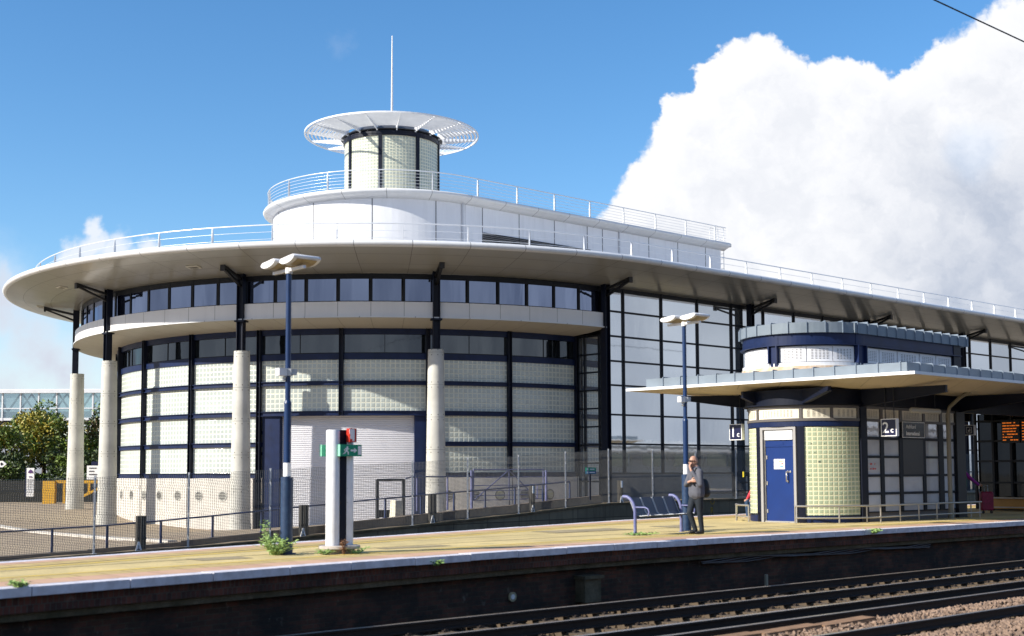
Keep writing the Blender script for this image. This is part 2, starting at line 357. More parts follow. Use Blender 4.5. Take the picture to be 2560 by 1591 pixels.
# ------------------------------------------------------------------ mesh builder
class MB:
    def __init__(s): s.v = []; s.f = []; s.sm = []; s.uv = []; s.mi = []; s.m = 0
    def face(s, pts, uv=None, smooth=False):
        i = len(s.v); s.v.extend([tuple(p) for p in pts]); s.f.append(tuple(range(i, i+len(pts)))); s.sm.append(smooth)
        s.uv.append(uv or [(0, 0)]*len(pts)); s.mi.append(s.m)
    def idx(s, vs, fs, smooth=False, uvs=None):
        i = len(s.v); s.v.extend([tuple(p) for p in vs])
        for k, f in enumerate(fs):
            s.f.append(tuple(i+j for j in f)); s.sm.append(smooth); s.uv.append(uvs[k] if uvs else [(0, 0)]*len(f)); s.mi.append(s.m)
    def box(s, o, ax, ay, az):
        """o = centre, ax/ay/az half-extent vectors"""
        o = Vector(o); ax = Vector(ax); ay = Vector(ay); az = Vector(az)
        if ax.cross(ay).dot(az) < 0: ax = -ax
        c = [o + a*ax + b*ay + d*az for d in (-1, 1) for b in (-1, 1) for a in (-1, 1)]
        lx, ly, lz = ax.length*2, ay.length*2, az.length*2
        fs = [(0, 2, 3, 1), (4, 5, 7, 6), (0, 1, 5, 4), (2, 6, 7, 3), (0, 4, 6, 2), (1, 3, 7, 5)]
        uv = [[(0, 0), (0, ly), (lx, ly), (lx, 0)], [(0, 0), (lx, 0), (lx, ly), (0, ly)], [(0, 0), (lx, 0), (lx, lz), (0, lz)],
              [(0, 0), (0, lz), (lx, lz), (lx, 0)], [(0, 0), (0, lz), (ly, lz), (ly, 0)], [(0, 0), (ly, 0), (ly, lz), (0, lz)]]
        s.idx(c, fs, False, uv)
        return s
    def abox(s, x0, x1, y0, y1, z0, z1): return s.box(((x0+x1)/2, (y0+y1)/2, (z0+z1)/2), ((x1-x0)/2, 0, 0), (0, (y1-y0)/2, 0), (0, 0, (z1-z0)/2))
    def ebox(s, c, le, ln, lz):                 # box aligned to the station axes, c = centre
        return s.box(c, E3*le/2, N3*ln/2, Z3*lz/2)
    def beam(s, p0, p1, w, h, up=(0, 0, 1)):
        p0 = Vector(p0); p1 = Vector(p1); d = p1-p0; L = d.length; d = d/L; up = Vector(up)
        x = d.cross(up); x = x.normalized() if x.length > 1e-4 else Vector((1, 0, 0)); y = x.cross(d)
        return s.box((p0+p1)/2, x*w/2, d*L/2, y*h/2)
    def cyl(s, p0, p1, r0, r1=None, n=10, caps=True, smooth=True):
        p0 = Vector(p0); p1 = Vector(p1); r1 = r0 if r1 is None else r1; d = (p1-p0).normalized()
        x = d.orthogonal().normalized(); y = d.cross(x)
        vs = [p + (x*cos(2*pi*k/n) + y*sin(2*pi*k/n))*r for p, r in ((p0, r0), (p1, r1)) for k in range(n)]
        L = (p1-p0).length
        s.idx(vs, [(k, (k+1) % n, n+(k+1) % n, n+k) for k in range(n)], smooth,
              [[(k/n*6.28*r0, 0), ((k+1)/n*6.28*r0, 0), ((k+1)/n*6.28*r0, L), (k/n*6.28*r0, L)] for k in range(n)])
        if caps:
            i = len(s.v); s.v.extend([tuple(v) for v in vs])
            s.f.append(tuple(i+k for k in reversed(range(n)))); s.f.append(tuple(i+n+k for k in range(n))); s.sm += [False]*2; s.uv += [[(0, 0)]*n]*2; s.mi += [s.m]*2
        return s
    def tube(s, pts, r, n=8, caps=True):
        pts = [Vector(p) for p in pts]; rs = r if isinstance(r, (list, tuple)) else [r]*len(pts)
        rings = []; x = None
        for i, p in enumerate(pts):
            d = (pts[min(i+1, len(pts)-1)] - pts[max(i-1, 0)]).normalized()
            x = d.orthogonal().normalized() if x is None else (x - d*x.dot(d)).normalized()
            y = d.cross(x); rings.append([p + (x*cos(2*pi*k/n)+y*sin(2*pi*k/n))*rs[i] for k in range(n)])
        vs = [v for rr in rings for v in rr]
        fs = [(i*n+k, i*n+(k+1) % n, (i+1)*n+(k+1) % n, (i+1)*n+k) for i in range(len(pts)-1) for k in range(n)]
        s.idx(vs, fs, True)
        if caps:
            s.face(list(reversed(rings[0]))); s.face(rings[-1])
        return s
    def sweep(s, prof, st, closed=True, smooth=False, caps=True):
        """prof: (offset,z) points, st: stations (origin2, normal2, u). Face order: outward for profiles going counter-clockwise in (offset,z)"""
        n = len(prof); rows = []
        vl = [0.0]
        for i in range(1, n): vl.append(vl[-1] + math.hypot(prof[i][0]-prof[i-1][0], prof[i][1]-prof[i-1][1]))
        vs = []
        for (o, nn, u) in st:
            for (a, z) in prof: vs.append((o[0]+a*nn[0], o[1]+a*nn[1], z))
        m = n if closed else n-1; fs = []; uvs = []
        for i in range(len(st)-1):
            for j in range(m):
                k = (j+1) % n
                fs.append((i*n+j, (i+1)*n+j, (i+1)*n+k, i*n+k))
                vert = abs(prof[j][0]-prof[k][0]) < 1e-3
                va, vb = (prof[j][1], prof[k][1]) if vert else (vl[j], vl[j] + math.hypot(prof[j][0]-prof[k][0], prof[j][1]-prof[k][1]))
                uvs.append([(st[i][2], va), (st[i+1][2], va), (st[i+1][2], vb), (st[i][2], vb)])
        s.idx(vs, fs, smooth, uvs)
        if closed and caps:
            s.face([vs[j] for j in range(n)]); s.face([vs[(len(st)-1)*n + j] for j in reversed(range(n))])
        return s
    def make(s, name, m, parent=None, loc=None):
        me = bpy.data.meshes.new(name); me.from_pydata(s.v, [], s.f)
        ms = m if isinstance(m, (list, tuple)) else [m]
        for k in ms: me.materials.append(k)
        me.polygons.foreach_set('use_smooth', s.sm); me.polygons.foreach_set('material_index', s.mi)
        ul = me.uv_layers.new(name='UVMap'); flat = [c for f in s.uv for p in f for c in p]; ul.data.foreach_set('uv', flat)
        me.update(); o = bpy.data.objects.new(name, me); COL.objects.link(o)
        if parent: o.parent = parent
        if loc is not None: o.location = loc
        return o
def tag(o, label=None, cat=None, group=None, kind=None):
    if label: o['label'] = label
    if cat: o['category'] = cat
    if group: o['group'] = group
    if kind: o['kind'] = kind
    return o
def thing(name, label, cat, loc=(0, 0, 0), rz=0.0, group=None):
    o = bpy.data.objects.new(name, None); COL.objects.link(o); o.location = loc; o.rotation_euler = (0, 0, rz); o.empty_display_size = .3
    return tag(o, label, cat, group)
def setting(name, mb, m, label=None): o = mb.make(name, m); o['kind'] = 'structure'; return o
def stations(a0, a1, s1=None, c=None, da=2.0, rref=16.04, ds=None):
    c = CB if c is None else c; st = []
    n = max(1, int(math.ceil((a1-a0)/da)))
    for i in range(n+1):
        a = a0 + (a1-a0)*i/n; t = rad(a+A0); st.append((c, np.array([cos(t), sin(t)]), rad(a)*rref))
    if s1: st += straight(0, s1, c, ds)[1:]
    return st
def straight(s0, s1, c=None, ds=None):
    c = CB if c is None else c; n = max(1, int(round((s1-s0)/(ds or (s1-s0)))))
    return [(c + (s0+(s1-s0)*i/n)*E2, N2, s0+(s1-s0)*i/n) for i in range(n+1)]
def band(mb, st, o0, o1, z0, z1, smooth=False, **k):
    if not smooth: return mb.sweep([(o0, z0), (o1, z0), (o1, z1), (o0, z1)], st, **k)
    mb.sweep([(o1, z0), (o1, z1)], st, closed=False, smooth=True)            # only the curved front is smooth shaded
    return mb.sweep([(o1, z1), (o0, z1), (o0, z0), (o1, z0)], st, closed=False)
def text(s, size, m, origin, xdir, ydir, parent, name='lettering', depth=.004, align='LEFT', sx=1.0, weight=.0):
    cu = bpy.data.curves.new(name, 'FONT'); cu.body = s; cu.size = size; cu.extrude = depth/2; cu.align_x = align; cu.resolution_u = 3; cu.offset = weight
    t = bpy.data.objects.new('tmp', cu); COL.objects.link(t); bpy.context.view_layer.update()
    me = bpy.data.meshes.new_from_object(t.evaluated_get(bpy.context.evaluated_depsgraph_get())); bpy.data.objects.remove(t)
    me.name = name; me.materials.clear(); me.materials.append(m); x = Vector(xdir).normalized(); y = Vector(ydir).normalized(); z = x.cross(y)
    M = Matrix(((x.x*sx, y.x, z.x, origin[0]), (x.y*sx, y.y, z.y, origin[1]), (x.z*sx, y.z, z.z, origin[2]), (0, 0, 0, 1)))
    me.transform(M); o = bpy.data.objects.new(name, me); COL.objects.link(o); o.parent = parent; return o
def cp(src, parent=None, loc=None, name=None):
    o = src.copy(); COL.objects.link(o)
    if parent: o.parent = parent
    if loc is not None: o.location = loc
    return o

WORLDT = []
_thing = thing
def thing(name, label, cat, loc=(0, 0, 0), group=None, world=True):
    o = _thing(name, label, cat, loc, 0.0, group)
    if world: WORLDT.append(o)
    return o
def edge_curve(pts, s):                      # piecewise smooth offset along s
    xs = [p[0] for p in pts]; ys = [p[1] for p in pts]; return float(np.interp(s, xs, ys))
def smooth_pts(pts, s0, s1, ds):
    xs = np.array([p[0] for p in pts]); ys = np.array([p[1] for p in pts])
    ss = np.arange(s0, s1+1e-6, ds); fine = np.arange(s0-8, s1+8, .5); yy = np.interp(fine, xs, ys)
    k = np.hanning(17); k /= k.sum(); yy = np.convolve(np.pad(yy, 8, mode='edge'), k, 'valid')
    return ss, np.interp(ss, fine, yy)
NEAR = [(-40, -10.2), (-10, -13.2), (5.4, -15.30), (10, -15.92), (14, -16.35), (18, -16.62), (24, -16.52), (32.6, -16.30), (60, -15.9), (90, -15.9)]
FAR = [(-40, -13.4), (-10, -16.6), (7, -19.95), (10.2, -20.9), (20.5, -23.5), (26, -24.9), (32.7, -25.7), (45, -26.0), (90, -26.0)]
PS = np.arange(-36, 80.01, 1.0)
_, PN = smooth_pts(NEAR, -36, 80, 1.0); _, PF = smooth_pts(FAR, -36, 80, 1.0)
def rail_bend(s): return 0.0 if s > 11 else .0075*(11-s)**2*(1 if s > 3 else 0) + (0 if s > 3 else .0075*64 + .12*(3-s))

# ------------------------------------------------------------------ ground
FENCE = [(-21.5, 29.7, -1.35), (-19.2, 31.9, -1.3), (-17.1, 34.2, -1.22), (-15.0, 36.5, -1.15), (-12.93, 38.9, -1.09), (-10.54, 40.9, -1.0), (-8.23, 42.7, -.87), (-6.0, 44.9, -.73), (-3.75, 47.1, -.59), (-1.76, 49.35, -.45),
         (.25, 51.6, -.32), (2.28, 53.9, -.15), (4.30, 56.1, .0), (6.5, 58.2, .02), (8.8, 60.3, .04), (11.1, 62.3, .04), (13.4, 64.3, .04), (15.7, 66.3, .04), (18.0, 68.3, .04), (22.6, 72.3, .04), (27.2, 76.3, .04), (31.8, 80.3, .04), (36.4, 84.3, .04)]
CTRL = np.array([(a, b, c) for a, b, c in FENCE] + [(-24.1, 69.2, -.63), (-20.8, 64.2, -1.17), (-12.9, 59.2, -1.44), (-14.5, 61.8, -1.40), (-9, 60.4, -1.3), (-3.6, 58.8, -1.1), (-2, 62, -.9), (4, 62.6, -.2), (-34, 90, -.55),
                 (-60, 110, -.45), (-20, 120, -.5), (-20, 42, -1.3), (-30, 45, -1.25), (-34, 58, -1.0), (-45, 70, -.8), (-28, 75, -.6), (-70, 60, -.9), (-60, 30, -1.3), (20, 72, .0), (40, 90, 0), (30, 110, 0), (70, 130, 0), (-28, 36, -1.35)])
def zc(x, y):
    d2 = (CTRL[:, 0]-x)**2 + (CTRL[:, 1]-y)**2 + .6
    w = 1/d2**1.6; return float((w*CTRL[:, 2]).sum()/w.sum())
def fence_o(s):
    p = [(float(np.dot((a, b), E2)), float(np.dot((a, b), N2))) for a, b, c in FENCE]; p.sort()
    return float(np.interp(s, [q[0] for q in p], [q[1] for q in p]))
def fence_z(s):
    p = sorted((float(np.dot((a, b), E2)), c) for a, b, c in FENCE)
    return float(np.interp(s, [q[0] for q in p], [q[1] for q in p]))
g = MB(); g.face([(-1500, -1500, -1.8), (1500, -1500, -1.8), (1500, 1500, -1.8), (-1500, 1500, -1.8)])
setting('ground', g, PAVE)
g = MB(); ss = np.arange(-60, 130.1, 1.5); oo = np.r_[0, .4, 1, 2, 3, 4.5, 6, 8, 10, 12.5, 15, 18, 21, 25, 30, 36, 44, 54, 66, 80, 95, 115]
vs = []
for s in ss:
    fo = fence_o(s) - .12
    for q in oo:
        P = SO(s, fo - q); vs.append((P.x, P.y, zc(P.x, P.y)))
nq = len(oo); g.idx(vs, [(i*nq+j, i*nq+j+1, (i+1)*nq+j+1, (i+1)*nq+j) for i in range(len(ss)-1) for j in range(nq-1)], True)
setting('car_park', g, PAVE)
g = MB()                                       # pale kerb line across the car park
pts = [(-40, 71), (-24.6, 60), (-18.5, 51.5), (-14.2, 45.6), (-11.6, 43.0)]
for i in range(len(pts)-1):
    a = Vector(pts[i]); b = Vector(pts[i+1]); n = max(2, int((b-a).length/1.0))
    for k in range(n):
        p = a.lerp(b, k/n); q = a.lerp(b, (k+.97)/n)
        g.beam((p.x, p.y, zc(p.x, p.y)+.03), (q.x, q.y, zc(q.x, q.y)+.03), .35, .10)
setting('pale_kerb', g, PAVE2)

# ------------------------------------------------------------------ platform
def strip(name, side, d0, d1, z, m, kind=True, s0=-36, s1=79):
    g = MB(); ed = PN if side == 'near' else PF; sg = -1 if side == 'near' else 1
    idx = [i for i, s in enumerate(PS) if s0 <= s <= s1]
    for i in idx[:-1]:
        j = i+1
        a = (SO(PS[i], ed[i]+sg*d0, z), SO(PS[j], ed[j]+sg*d0, z), SO(PS[j], ed[j]+sg*d1, z), SO(PS[i], ed[i]+sg*d1, z))
        if side == 'far': a = a[::-1]; uv = [(PS[i], d1), (PS[j], d1), (PS[j], d0), (PS[i], d0)]
        else: uv = [(PS[i], d0), (PS[j], d0), (PS[j], d1), (PS[i], d1)]
        g.face(a, uv, True)
    return setting(name, g, m)
g = MB(); vs = []
for i in range(len(PS)):
    for k in range(9): vs.append(SO(PS[i], PN[i]-.3 + (PF[i]+.3-PN[i]+.3)*k/8, 0.0))
g.idx(vs, [(i*9+k, (i+1)*9+k, (i+1)*9+k+1, i*9+k+1) for i in range(len(PS)-1) for k in range(8)], True)
setting('platform', g, TARM)
strip('pink_edge_paving', 'near', .28, .92, .004, PINK); strip('pink_edge_paving', 'far', .25, .70, .004, PINK)
strip('tactile_strip', 'near', .92, 1.34, .005, TACT); strip('tactile_strip', 'far', .70, 1.25, .005, TACT)
strip('yellow_line', 'near', 1.46, 1.58, .004, YEL); strip('yellow_line', 'far', 1.40, 1.55, .004, YEL)
strip('surface_seam', 'near', 2.62, 2.66, .004, SEAM); strip('surface_seam', 'near', 3.9, 3.93, .004, SEAM)
g = MB()                                        # coping stones with open joints
for side in ('near', 'far'):
    ed = PN if side == 'near' else PF; sg = -1 if side == 'near' else 1; s = -36.0
    while s < 78:
        L = 1.22 if side == 'near' else 1.5; L *= rng.uniform(.92, 1.1)
        a = SO(s+.008, float(np.interp(s, PS, ed)) + sg*.13, -.052); b = SO(s+L-.008, float(np.interp(s+L, PS, ed)) + sg*.13, -.052)
        dz = rng.uniform(-.004, .004); d = (b-a).normalized(); pr = Vector((d.y, -d.x, 0))
        g.box((a+b)/2 + Z3*dz, d*((b-a).length/2), pr*.155, Z3*.056); s += L
setting('platform_coping', g, COPE)
def wallstrip(name, side, inset, z0, z1, m, thick=.0):
    g = MB(); ed = PN if side == 'near' else PF; sg = -1 if side == 'near' else 1
    for i in range(len(PS)-1):
        a = SO(PS[i], ed[i]+sg*inset); b = SO(PS[i+1], ed[i+1]+sg*inset)
        g.face([(a.x, a.y, z0), (b.x, b.y, z0), (b.x, b.y, z1), (a.x, a.y, z1)], [(PS[i], z0), (PS[i+1], z0), (PS[i+1], z1), (PS[i], z1)])
        c = SO(PS[i], ed[i]+sg*(inset+.5)); d = SO(PS[i+1], ed[i+1]+sg*(inset+.5))
        g.face([(a.x, a.y, z0), (c.x, c.y, z0), (d.x, d.y, z0), (b.x, b.y, z0)], [(PS[i], 0), (PS[i], .5), (PS[i+1], .5), (PS[i+1], 0)])
    return setting(name, g, m)
wallstrip('platform_wall', 'near', .10, -.32, -.106, BRKU)
wallstrip('platform_wall', 'near', .17, -.42, -.32, MOSS)
wallstrip('platform_wall', 'near', .34, -1.35, -.42, BRK)
wallstrip('platform_wall', 'far', .2, -1.35, -.1, BRK)

# ------------------------------------------------------------------ track bed and rails
g = MB(); ss = np.arange(-36, 90, 1.0); oo = [-16.4, -15.9, -15.0, -14.0, -13.2, -12.5, -11.6, -10.8, -10.0, -9.2, -8, -6, 0, 12, 30]
zz = [-1.12, -1.13, -1.16, -1.16, -1.15, -1.13, -1.12, -1.12, -1.12, -1.12, -1.08, -1.1, -1.2, -1.2, -1.2]
vs = []
for s in ss:
    for o, z in zip(oo, zz): vs.append(SO(s, o + rail_bend(s)*(1 if o < -8 else 0), z + rng.uniform(-.015, .015)))
n = len(oo); g.idx(vs, [(i*n+j, (i+1)*n+j, (i+1)*n+j+1, i*n+j+1) for i in range(len(ss)-1) for j in range(n-1)], True)
setting('track_bed', g, BALT)
g = MB()
for i in range(len(PS)-1):
    a = SO(PS[i], PF[i]+.3, -1.15); b = SO(PS[i+1], PF[i+1]+.3, -1.15); c = SO(PS[i+1], fence_o(PS[i+1])+.1, -1.15); d = SO(PS[i], fence_o(PS[i])+.1, -1.15)
    g.face([a, b, c, d], None, True)
setting('far_track_bed', g, BALT)
def rail_mesh(o, ztop, h=.16, s0=-20, s1=88, head=.07):
    g = MB(); prof = [(-.065, -h), (.065, -h), (.065, -h+.018), (.011, -h+.035), (.011, -.045), (head/2, -.036), (head/2, -.004), (.028, 0), (-.028, 0), (-head/2, -.004), (-head/2, -.036), (-.011, -.045), (-.011, -h+.035), (-.065, -h+.018)]
    st = []
    for s in np.arange(s0, s1+.1, 2.0):
        P = SO(s, o + rail_bend(s)); st.append((np.array([P.x, P.y]), N2, s))
    prof = [(a, b+ztop) for a, b in prof]; g.sweep(prof, st); 
    n = len(prof)
    g.mi = [1 if (k < (len(st)-1)*n and k % n in (6, 7, 8)) else 0 for k in range(len(g.f))]
    return g
def make_track(oa, ob, label, cond=None):
    t = thing('railway_track', label, 'railway track', SO(20, (oa+ob)/2, -1.1))
    for o in (oa, ob): rail_mesh(o, -.90).make('rail', [RAILR, RAILT], t)
    mid = (oa+ob)/2; proto = None
    for k in range(64):
        s = 3 + k*.70
        g = MB(); P = SO(s, mid + rail_bend(s), -1.13)
        if proto is None:
            g.ebox((0, 0, 0), .26, 2.5, .10)
            for q in (oa-mid, ob-mid):
                for sd_ in (-.13, .13):
                    c = N3*(q+sd_); g.m = 1; g.ebox((c.x, c.y, .060), .10, .06, .03); g.ebox((c.x, c.y, .080), .03, .03, .02); g.m = 0
            proto = g.make('sleeper', [SLEEP, RAILR], t, P)
        else: cp(proto, t, P)
    return t
make_track(-15.43, -14.0, 'two rail track right beside the dark brick platform wall, farther of the two tracks')
make_track(-11.76, -10.33, 'nearer two rail track crossing the bottom right corner by the bright ballast')
t = thing('conductor_rail', 'single heavy conductor rail on white pots between the two tracks', 'conductor rail', SO(20, -12.13, -1.1))
rail_mesh(-12.13, -.82, h=.15, head=.09).make('rail', [RAILR, RAILT], t)
for k in range(14):
    P = SO(4+k*2.8, -12.13+rail_bend(4+k*2.8)); g = MB(); g.cyl((P.x, P.y, -1.12), (P.x, P.y, -.97), .06, .045, n=10); g.make('insulator_pot', SLEEP, t)
t = thing('guard_boards', 'brown timber guard boards lying end to end between the rails at the bottom', 'guard board', SO(14, -11.1, -1.0))
for k in range(4):
    s = 11.6+k*1.45; a = SO(s, -11.2, -.93 - .01*k); b = SO(s+1.40, -11.22, -.94)
    g = MB(); g.beam(a, b, .26, .05); g.make('board', TIMB, t)
    g = MB(); g.beam(a + N3*.13 - Z3*.08, b + N3*.13 - Z3*.08, .04, .15); g.make('side_board', TIMB, t)
def stones(name, ranges, m, smin, smax, label):
    base = np.array([(1, 0, 0), (-1, 0, 0), (0, 1, 0), (0, -1, 0), (0, 0, 1), (0, 0, -1), (.6, .6, .5), (-.6, .55, -.5)], float)
    fs = [(0, 6, 4), (6, 2, 4), (2, 1, 4), (1, 3, 4), (3, 0, 4), (2, 0, 5), (7, 2, 5), (1, 7, 5), (3, 1, 5), (0, 3, 5), (0, 2, 6), (2, 7, 1)]
    V = []; Fc = []; k = 0
    for (s0, s1, o0, o1, dens, z0, hump) in ranges:
        n = int((s1-s0)*abs(o1-o0)*dens)
        S_ = rng.uniform(s0, s1, n); O_ = rng.uniform(o0, o1, n); mid = (o0+o1)/2; hw = abs(o1-o0)/2
        for i in range(n):
            r = rng.uniform(smin, smax); z = z0 + hump*max(0, 1-((O_[i]-mid)/hw)**2)*rng.uniform(.7, 1) + rng.uniform(-.01, .02)
            q = rng.normal(size=(3, 3)); q, _ = np.linalg.qr(q)
            P = SO(S_[i], O_[i] + rail_bend(S_[i]), z); v = (base*rng.uniform(.7, 1.2, (8, 1))*np.array([1.15, .9, .8])*r) @ q + np.array(P)
            V.append(v); Fc.extend([(a+k, b+k, c+k) for a, b, c in fs]); k += 8
    me = bpy.data.meshes.new(name); me.from_pydata(np.concatenate(V).tolist(), [], Fc); me.materials.append(m); me.update()
    o = bpy.data.objects.new(name, me); COL.objects.link(o); tag(o, label, 'ballast', kind='stuff'); return o
stones('ballast', [(14, 34, -11.62, -10.45, 330, -1.10, .13), (12, 30, -10.2, -8.3, 260, -1.10, .10)], STONE, .024, .050, 'clean pinkish grey ballast heaped between and beside the nearest rails')
stones('ballast', [(8, 36, -13.85, -12.3, 110, -1.13, .06), (8, 36, -15.25, -14.15, 110, -1.14, .05), (8, 40, -16.2, -15.55, 160, -1.10, .03), (9, 14, -11.9, -8.5, 120, -1.10, .04)], STONED, .020, .045, 'dirty brown ballast lying along the platform wall and between the rails')

stones('ballast', [(6, 40, -16.15, -15.6, 60, -1.07, .02)], mat('pale litter stones', (.30, .29, .27), .8, var=.5, vscale=9), .02, .05, 'scattered pale stones and crumbs along the foot of the platform wall')
for (s, o, L, w, dz) in ((19.5, -20.6, 2.6, .9, .006), (23.4, -20.2, 1.2, 1.2, .006), (9.4, -18.0, .9, .6, .006), (13.2, -18.4, 1.5, .35, .006)):
    g = MB(); g.face([SO(s, o, dz), SO(s+L, o, dz), SO(s+L, o-w, dz), SO(s, o-w, dz)][::-1]); setting('surface_patch', g, mat_ground('patched surface', (.36, .29, .17), (.27, .22, .13), s1=1.5, s2=20) if 'patched surface' not in MATS else MATS['patched surface'])
# ------------------------------------------------------------------ litter and fittings on the platform wall
def near_o(s): return float(np.interp(s, PS, PN))
t = thing('wall_disc', 'small pale round disc fixed low on the brick platform wall', 'disc', SO(14.7, near_o(14.7), -.8))
P = SO(14.7, near_o(14.7)-.32, -.82); g = MB(); g.cyl(P, P+N3*.03, .085, n=20); g.make('plate', mat('old white plate', (.42, .36, .22), .7, var=.3), t)
g = MB(); g.cyl(P+N3*.03, P+N3*.035, .045, n=16); g.make('centre', SIGNW, t)
g = MB(); g.ebox(SO(16.6, near_o(16.6)-.22, -.82), .42, .3, .44); g.ebox(SO(16.6, near_o(16.6)-.2, -.58), .50, .36, .06)
tag(g.make('concrete_block', MOSS), 'mossy square concrete block standing against the platform wall', 'concrete block')
g = MB(); g.ebox(SO(21.9, near_o(21.9)-.1, -.98), .06, .05, .30)
tag(g.make('wooden_peg', mat('pale timber', (.30, .27, .20), .8)), 'short pale upright peg in the ballast by the platform wall', 'peg')
for k, (s, dz) in enumerate(((22.5, 0), (22.9, -.03), (23.3, .02))):
    pass
g = MB(); 
for q in range(4): g.tube([SO(s, near_o(s)-.26+.02*q, -.50 + .015*q + .04*sin(s*1.7+q)) for s in np.arange(20, 29, .5)], .012, 5)
tag(g.make('trackside_cables', mat('grey cable', (.13, .13, .14), .5)), 'bundle of thin grey cables sagging along the platform wall', 'cables')

# ------------------------------------------------------------------ retaining wall, ramp kerb, fence
t = thing('retaining_wall', 'stained concrete retaining wall rising to the right below the mesh fence', 'retaining wall', SO(40, -40, -1.2))
g = MB(); g2 = MB(); fs_ = [(float(np.dot((a, b), E2)), float(np.dot((a, b), N2)), c) for a, b, c in FENCE]
for i in range(len(fs_)-1):
    (s0, o0, z0), (s1, o1, z1) = fs_[i], fs_[i+1]; a = SO(s0, o0+.14); b = SO(s1, o1+.14); c = SO(s1, o1-.16); d = SO(s0, o0-.16)
    g.face([(a.x, a.y, -1.6), (b.x, b.y, -1.6), (b.x, b.y, z1-.05), (a.x, a.y, z0-.05)], [(s0, -1.6), (s1, -1.6), (s1, z1-.05), (s0, z0-.05)])
    n_ = (b-a).normalized(); pr = Vector((n_.y, -n_.x, 0))
    A = Vector((a.x, a.y, z0)); B = Vector((b.x, b.y, z1)); dd = (B-A)
    g2.box((A+B)/2 - pr*.13 - Z3*.03, dd/2*.999, pr*.17, Z3*.04)
g.make('wall_face', RETW, t); g2.make('ledge', MOSS, t)
t = thing('ramp_kerb', 'long dark concrete upstand behind the mesh fence carrying the blue handrail', 'kerb', SO(40, -41, -.8))
g = MB(); hp = []
def kerbh(s):
    return float(np.interp(s, [-20, 16.6, 22, 28, 60], [.10, .10, .24, .34, .36]))
for i in range(len(fs_)-1):
    (s0, o0, z0), (s1, o1, z1) = fs_[i], fs_[i+1]
    if s0 > 39.5: break
    s1c = min(s1, 41.3)
    A = SO(s0, o0-.62, z0 + kerbh(s0)/2 - .2); B = SO(s1, o1-.62, z1 + kerbh(s1)/2 - .2); hd = (B-A); pr = Vector((hd.y, -hd.x, 0)).normalized()
    h0 = kerbh((s0+s1)/2)/2 + .2
    g.box((A+B)/2, hd/2*.999, pr*.15, Z3*h0)
g.make('upstand', mat_ground('upstand concrete', (.26, .21, .16), (.15, .12, .09), s1=1.2, s2=9), t)

t = thing('mesh_fence', 'tall grey welded mesh fence with pale posts running behind the platform', 'fence', SO(38, -40, -.6))
gp = MB(); H = 2.40
gp.box((0, 0, H/2), (.03, 0, 0), (0, .03, 0), (0, 0, H/2)); gp.box((0, 0, H+.01), (.034, 0, 0), (0, .034, 0), (0, 0, .01))
for k in range(9): gp.box((.0, -.036, .25+k*.26), (.012, 0, 0), (0, .008, 0), (0, 0, .02))
gp.box((0, 0, .005), (.09, 0, 0), (0, .09, 0), (0, 0, .008))
proto = gp.make('post', GALV, t, FENCE[0])
for a in FENCE[1:]: cp(proto, t, a)
def fence_panel(A, B):
    g = MB(); A = Vector(A); B = Vector(B); L = (B-A).length; d = (B-A)/L; hd = Vector((d.x, d.y, 0)).normalized(); pr = Vector((hd.y, -hd.x, 0))
    n = int(L/.075); zs = [0.05, .32, .38, .44, 1.08, 1.14, 1.20, 1.92, 2.0, 2.08, 2.36]; of = [0, 0, .07, 0, 0, .07, 0, 0, .09, 0, 0]; r = .0060
    offs = [hd*r, (-hd*.5 + pr*.87)*r, (-hd*.5 - pr*.87)*r]
    for k in range(n+1):
        p = A + d*(L*k/n); vs = [p + Z3*z + pr*o + q for z, o in zip(zs, of) for q in offs]
        g.idx(vs, [(i*3+j, i*3+(j+1) % 3, (i+1)*3+(j+1) % 3, (i+1)*3+j) for i in range(len(zs)-1) for j in range(3)])
    z = .06
    while z < 2.38:
        o = float(np.interp(z, zs, of)); a = A + Z3*z + pr*(o+.006); b = B + Z3*z + pr*(o+.006); q = [Z3*.0062, (pr*.87 - Z3*.5)*.0062, (-pr*.87 - Z3*.5)*.0062]
        g.idx([a+i for i in q] + [b+i for i in q], [(0, 1, 4, 3), (1, 2, 5, 4), (2, 0, 3, 5)]); z += .05
    return g
for i in range(len(FENCE)-1): fence_panel(FENCE[i], FENCE[i+1]).make('mesh_panel', MESHM, t)

t = thing('handrail', 'long low navy blue handrail climbing to the right behind the mesh fence', 'handrail', SO(35, -41, -.5))
ks = np.arange(9.5, 39.8, 1.80); pts = []
for s in ks:
    P = SO(s, fence_o(s)-.62, fence_z(s)+kerbh(s)); pts.append(P + Z3*.72)
    g = MB(); g.box(P+Z3*.35, E3*.035, N3*.02, Z3*.35); g.box(P+Z3*.64, E3*.02, N3*.015, Z3*.06); g.box(P+Z3*.006, E3*.09, N3*.06, Z3*.006)
    g.make('post', HRAIL, t)
g = MB(); g.tube([pts[0]-E3*8-Z3*.35] + pts, .028, 8); g.make('rail', HRAIL, t)

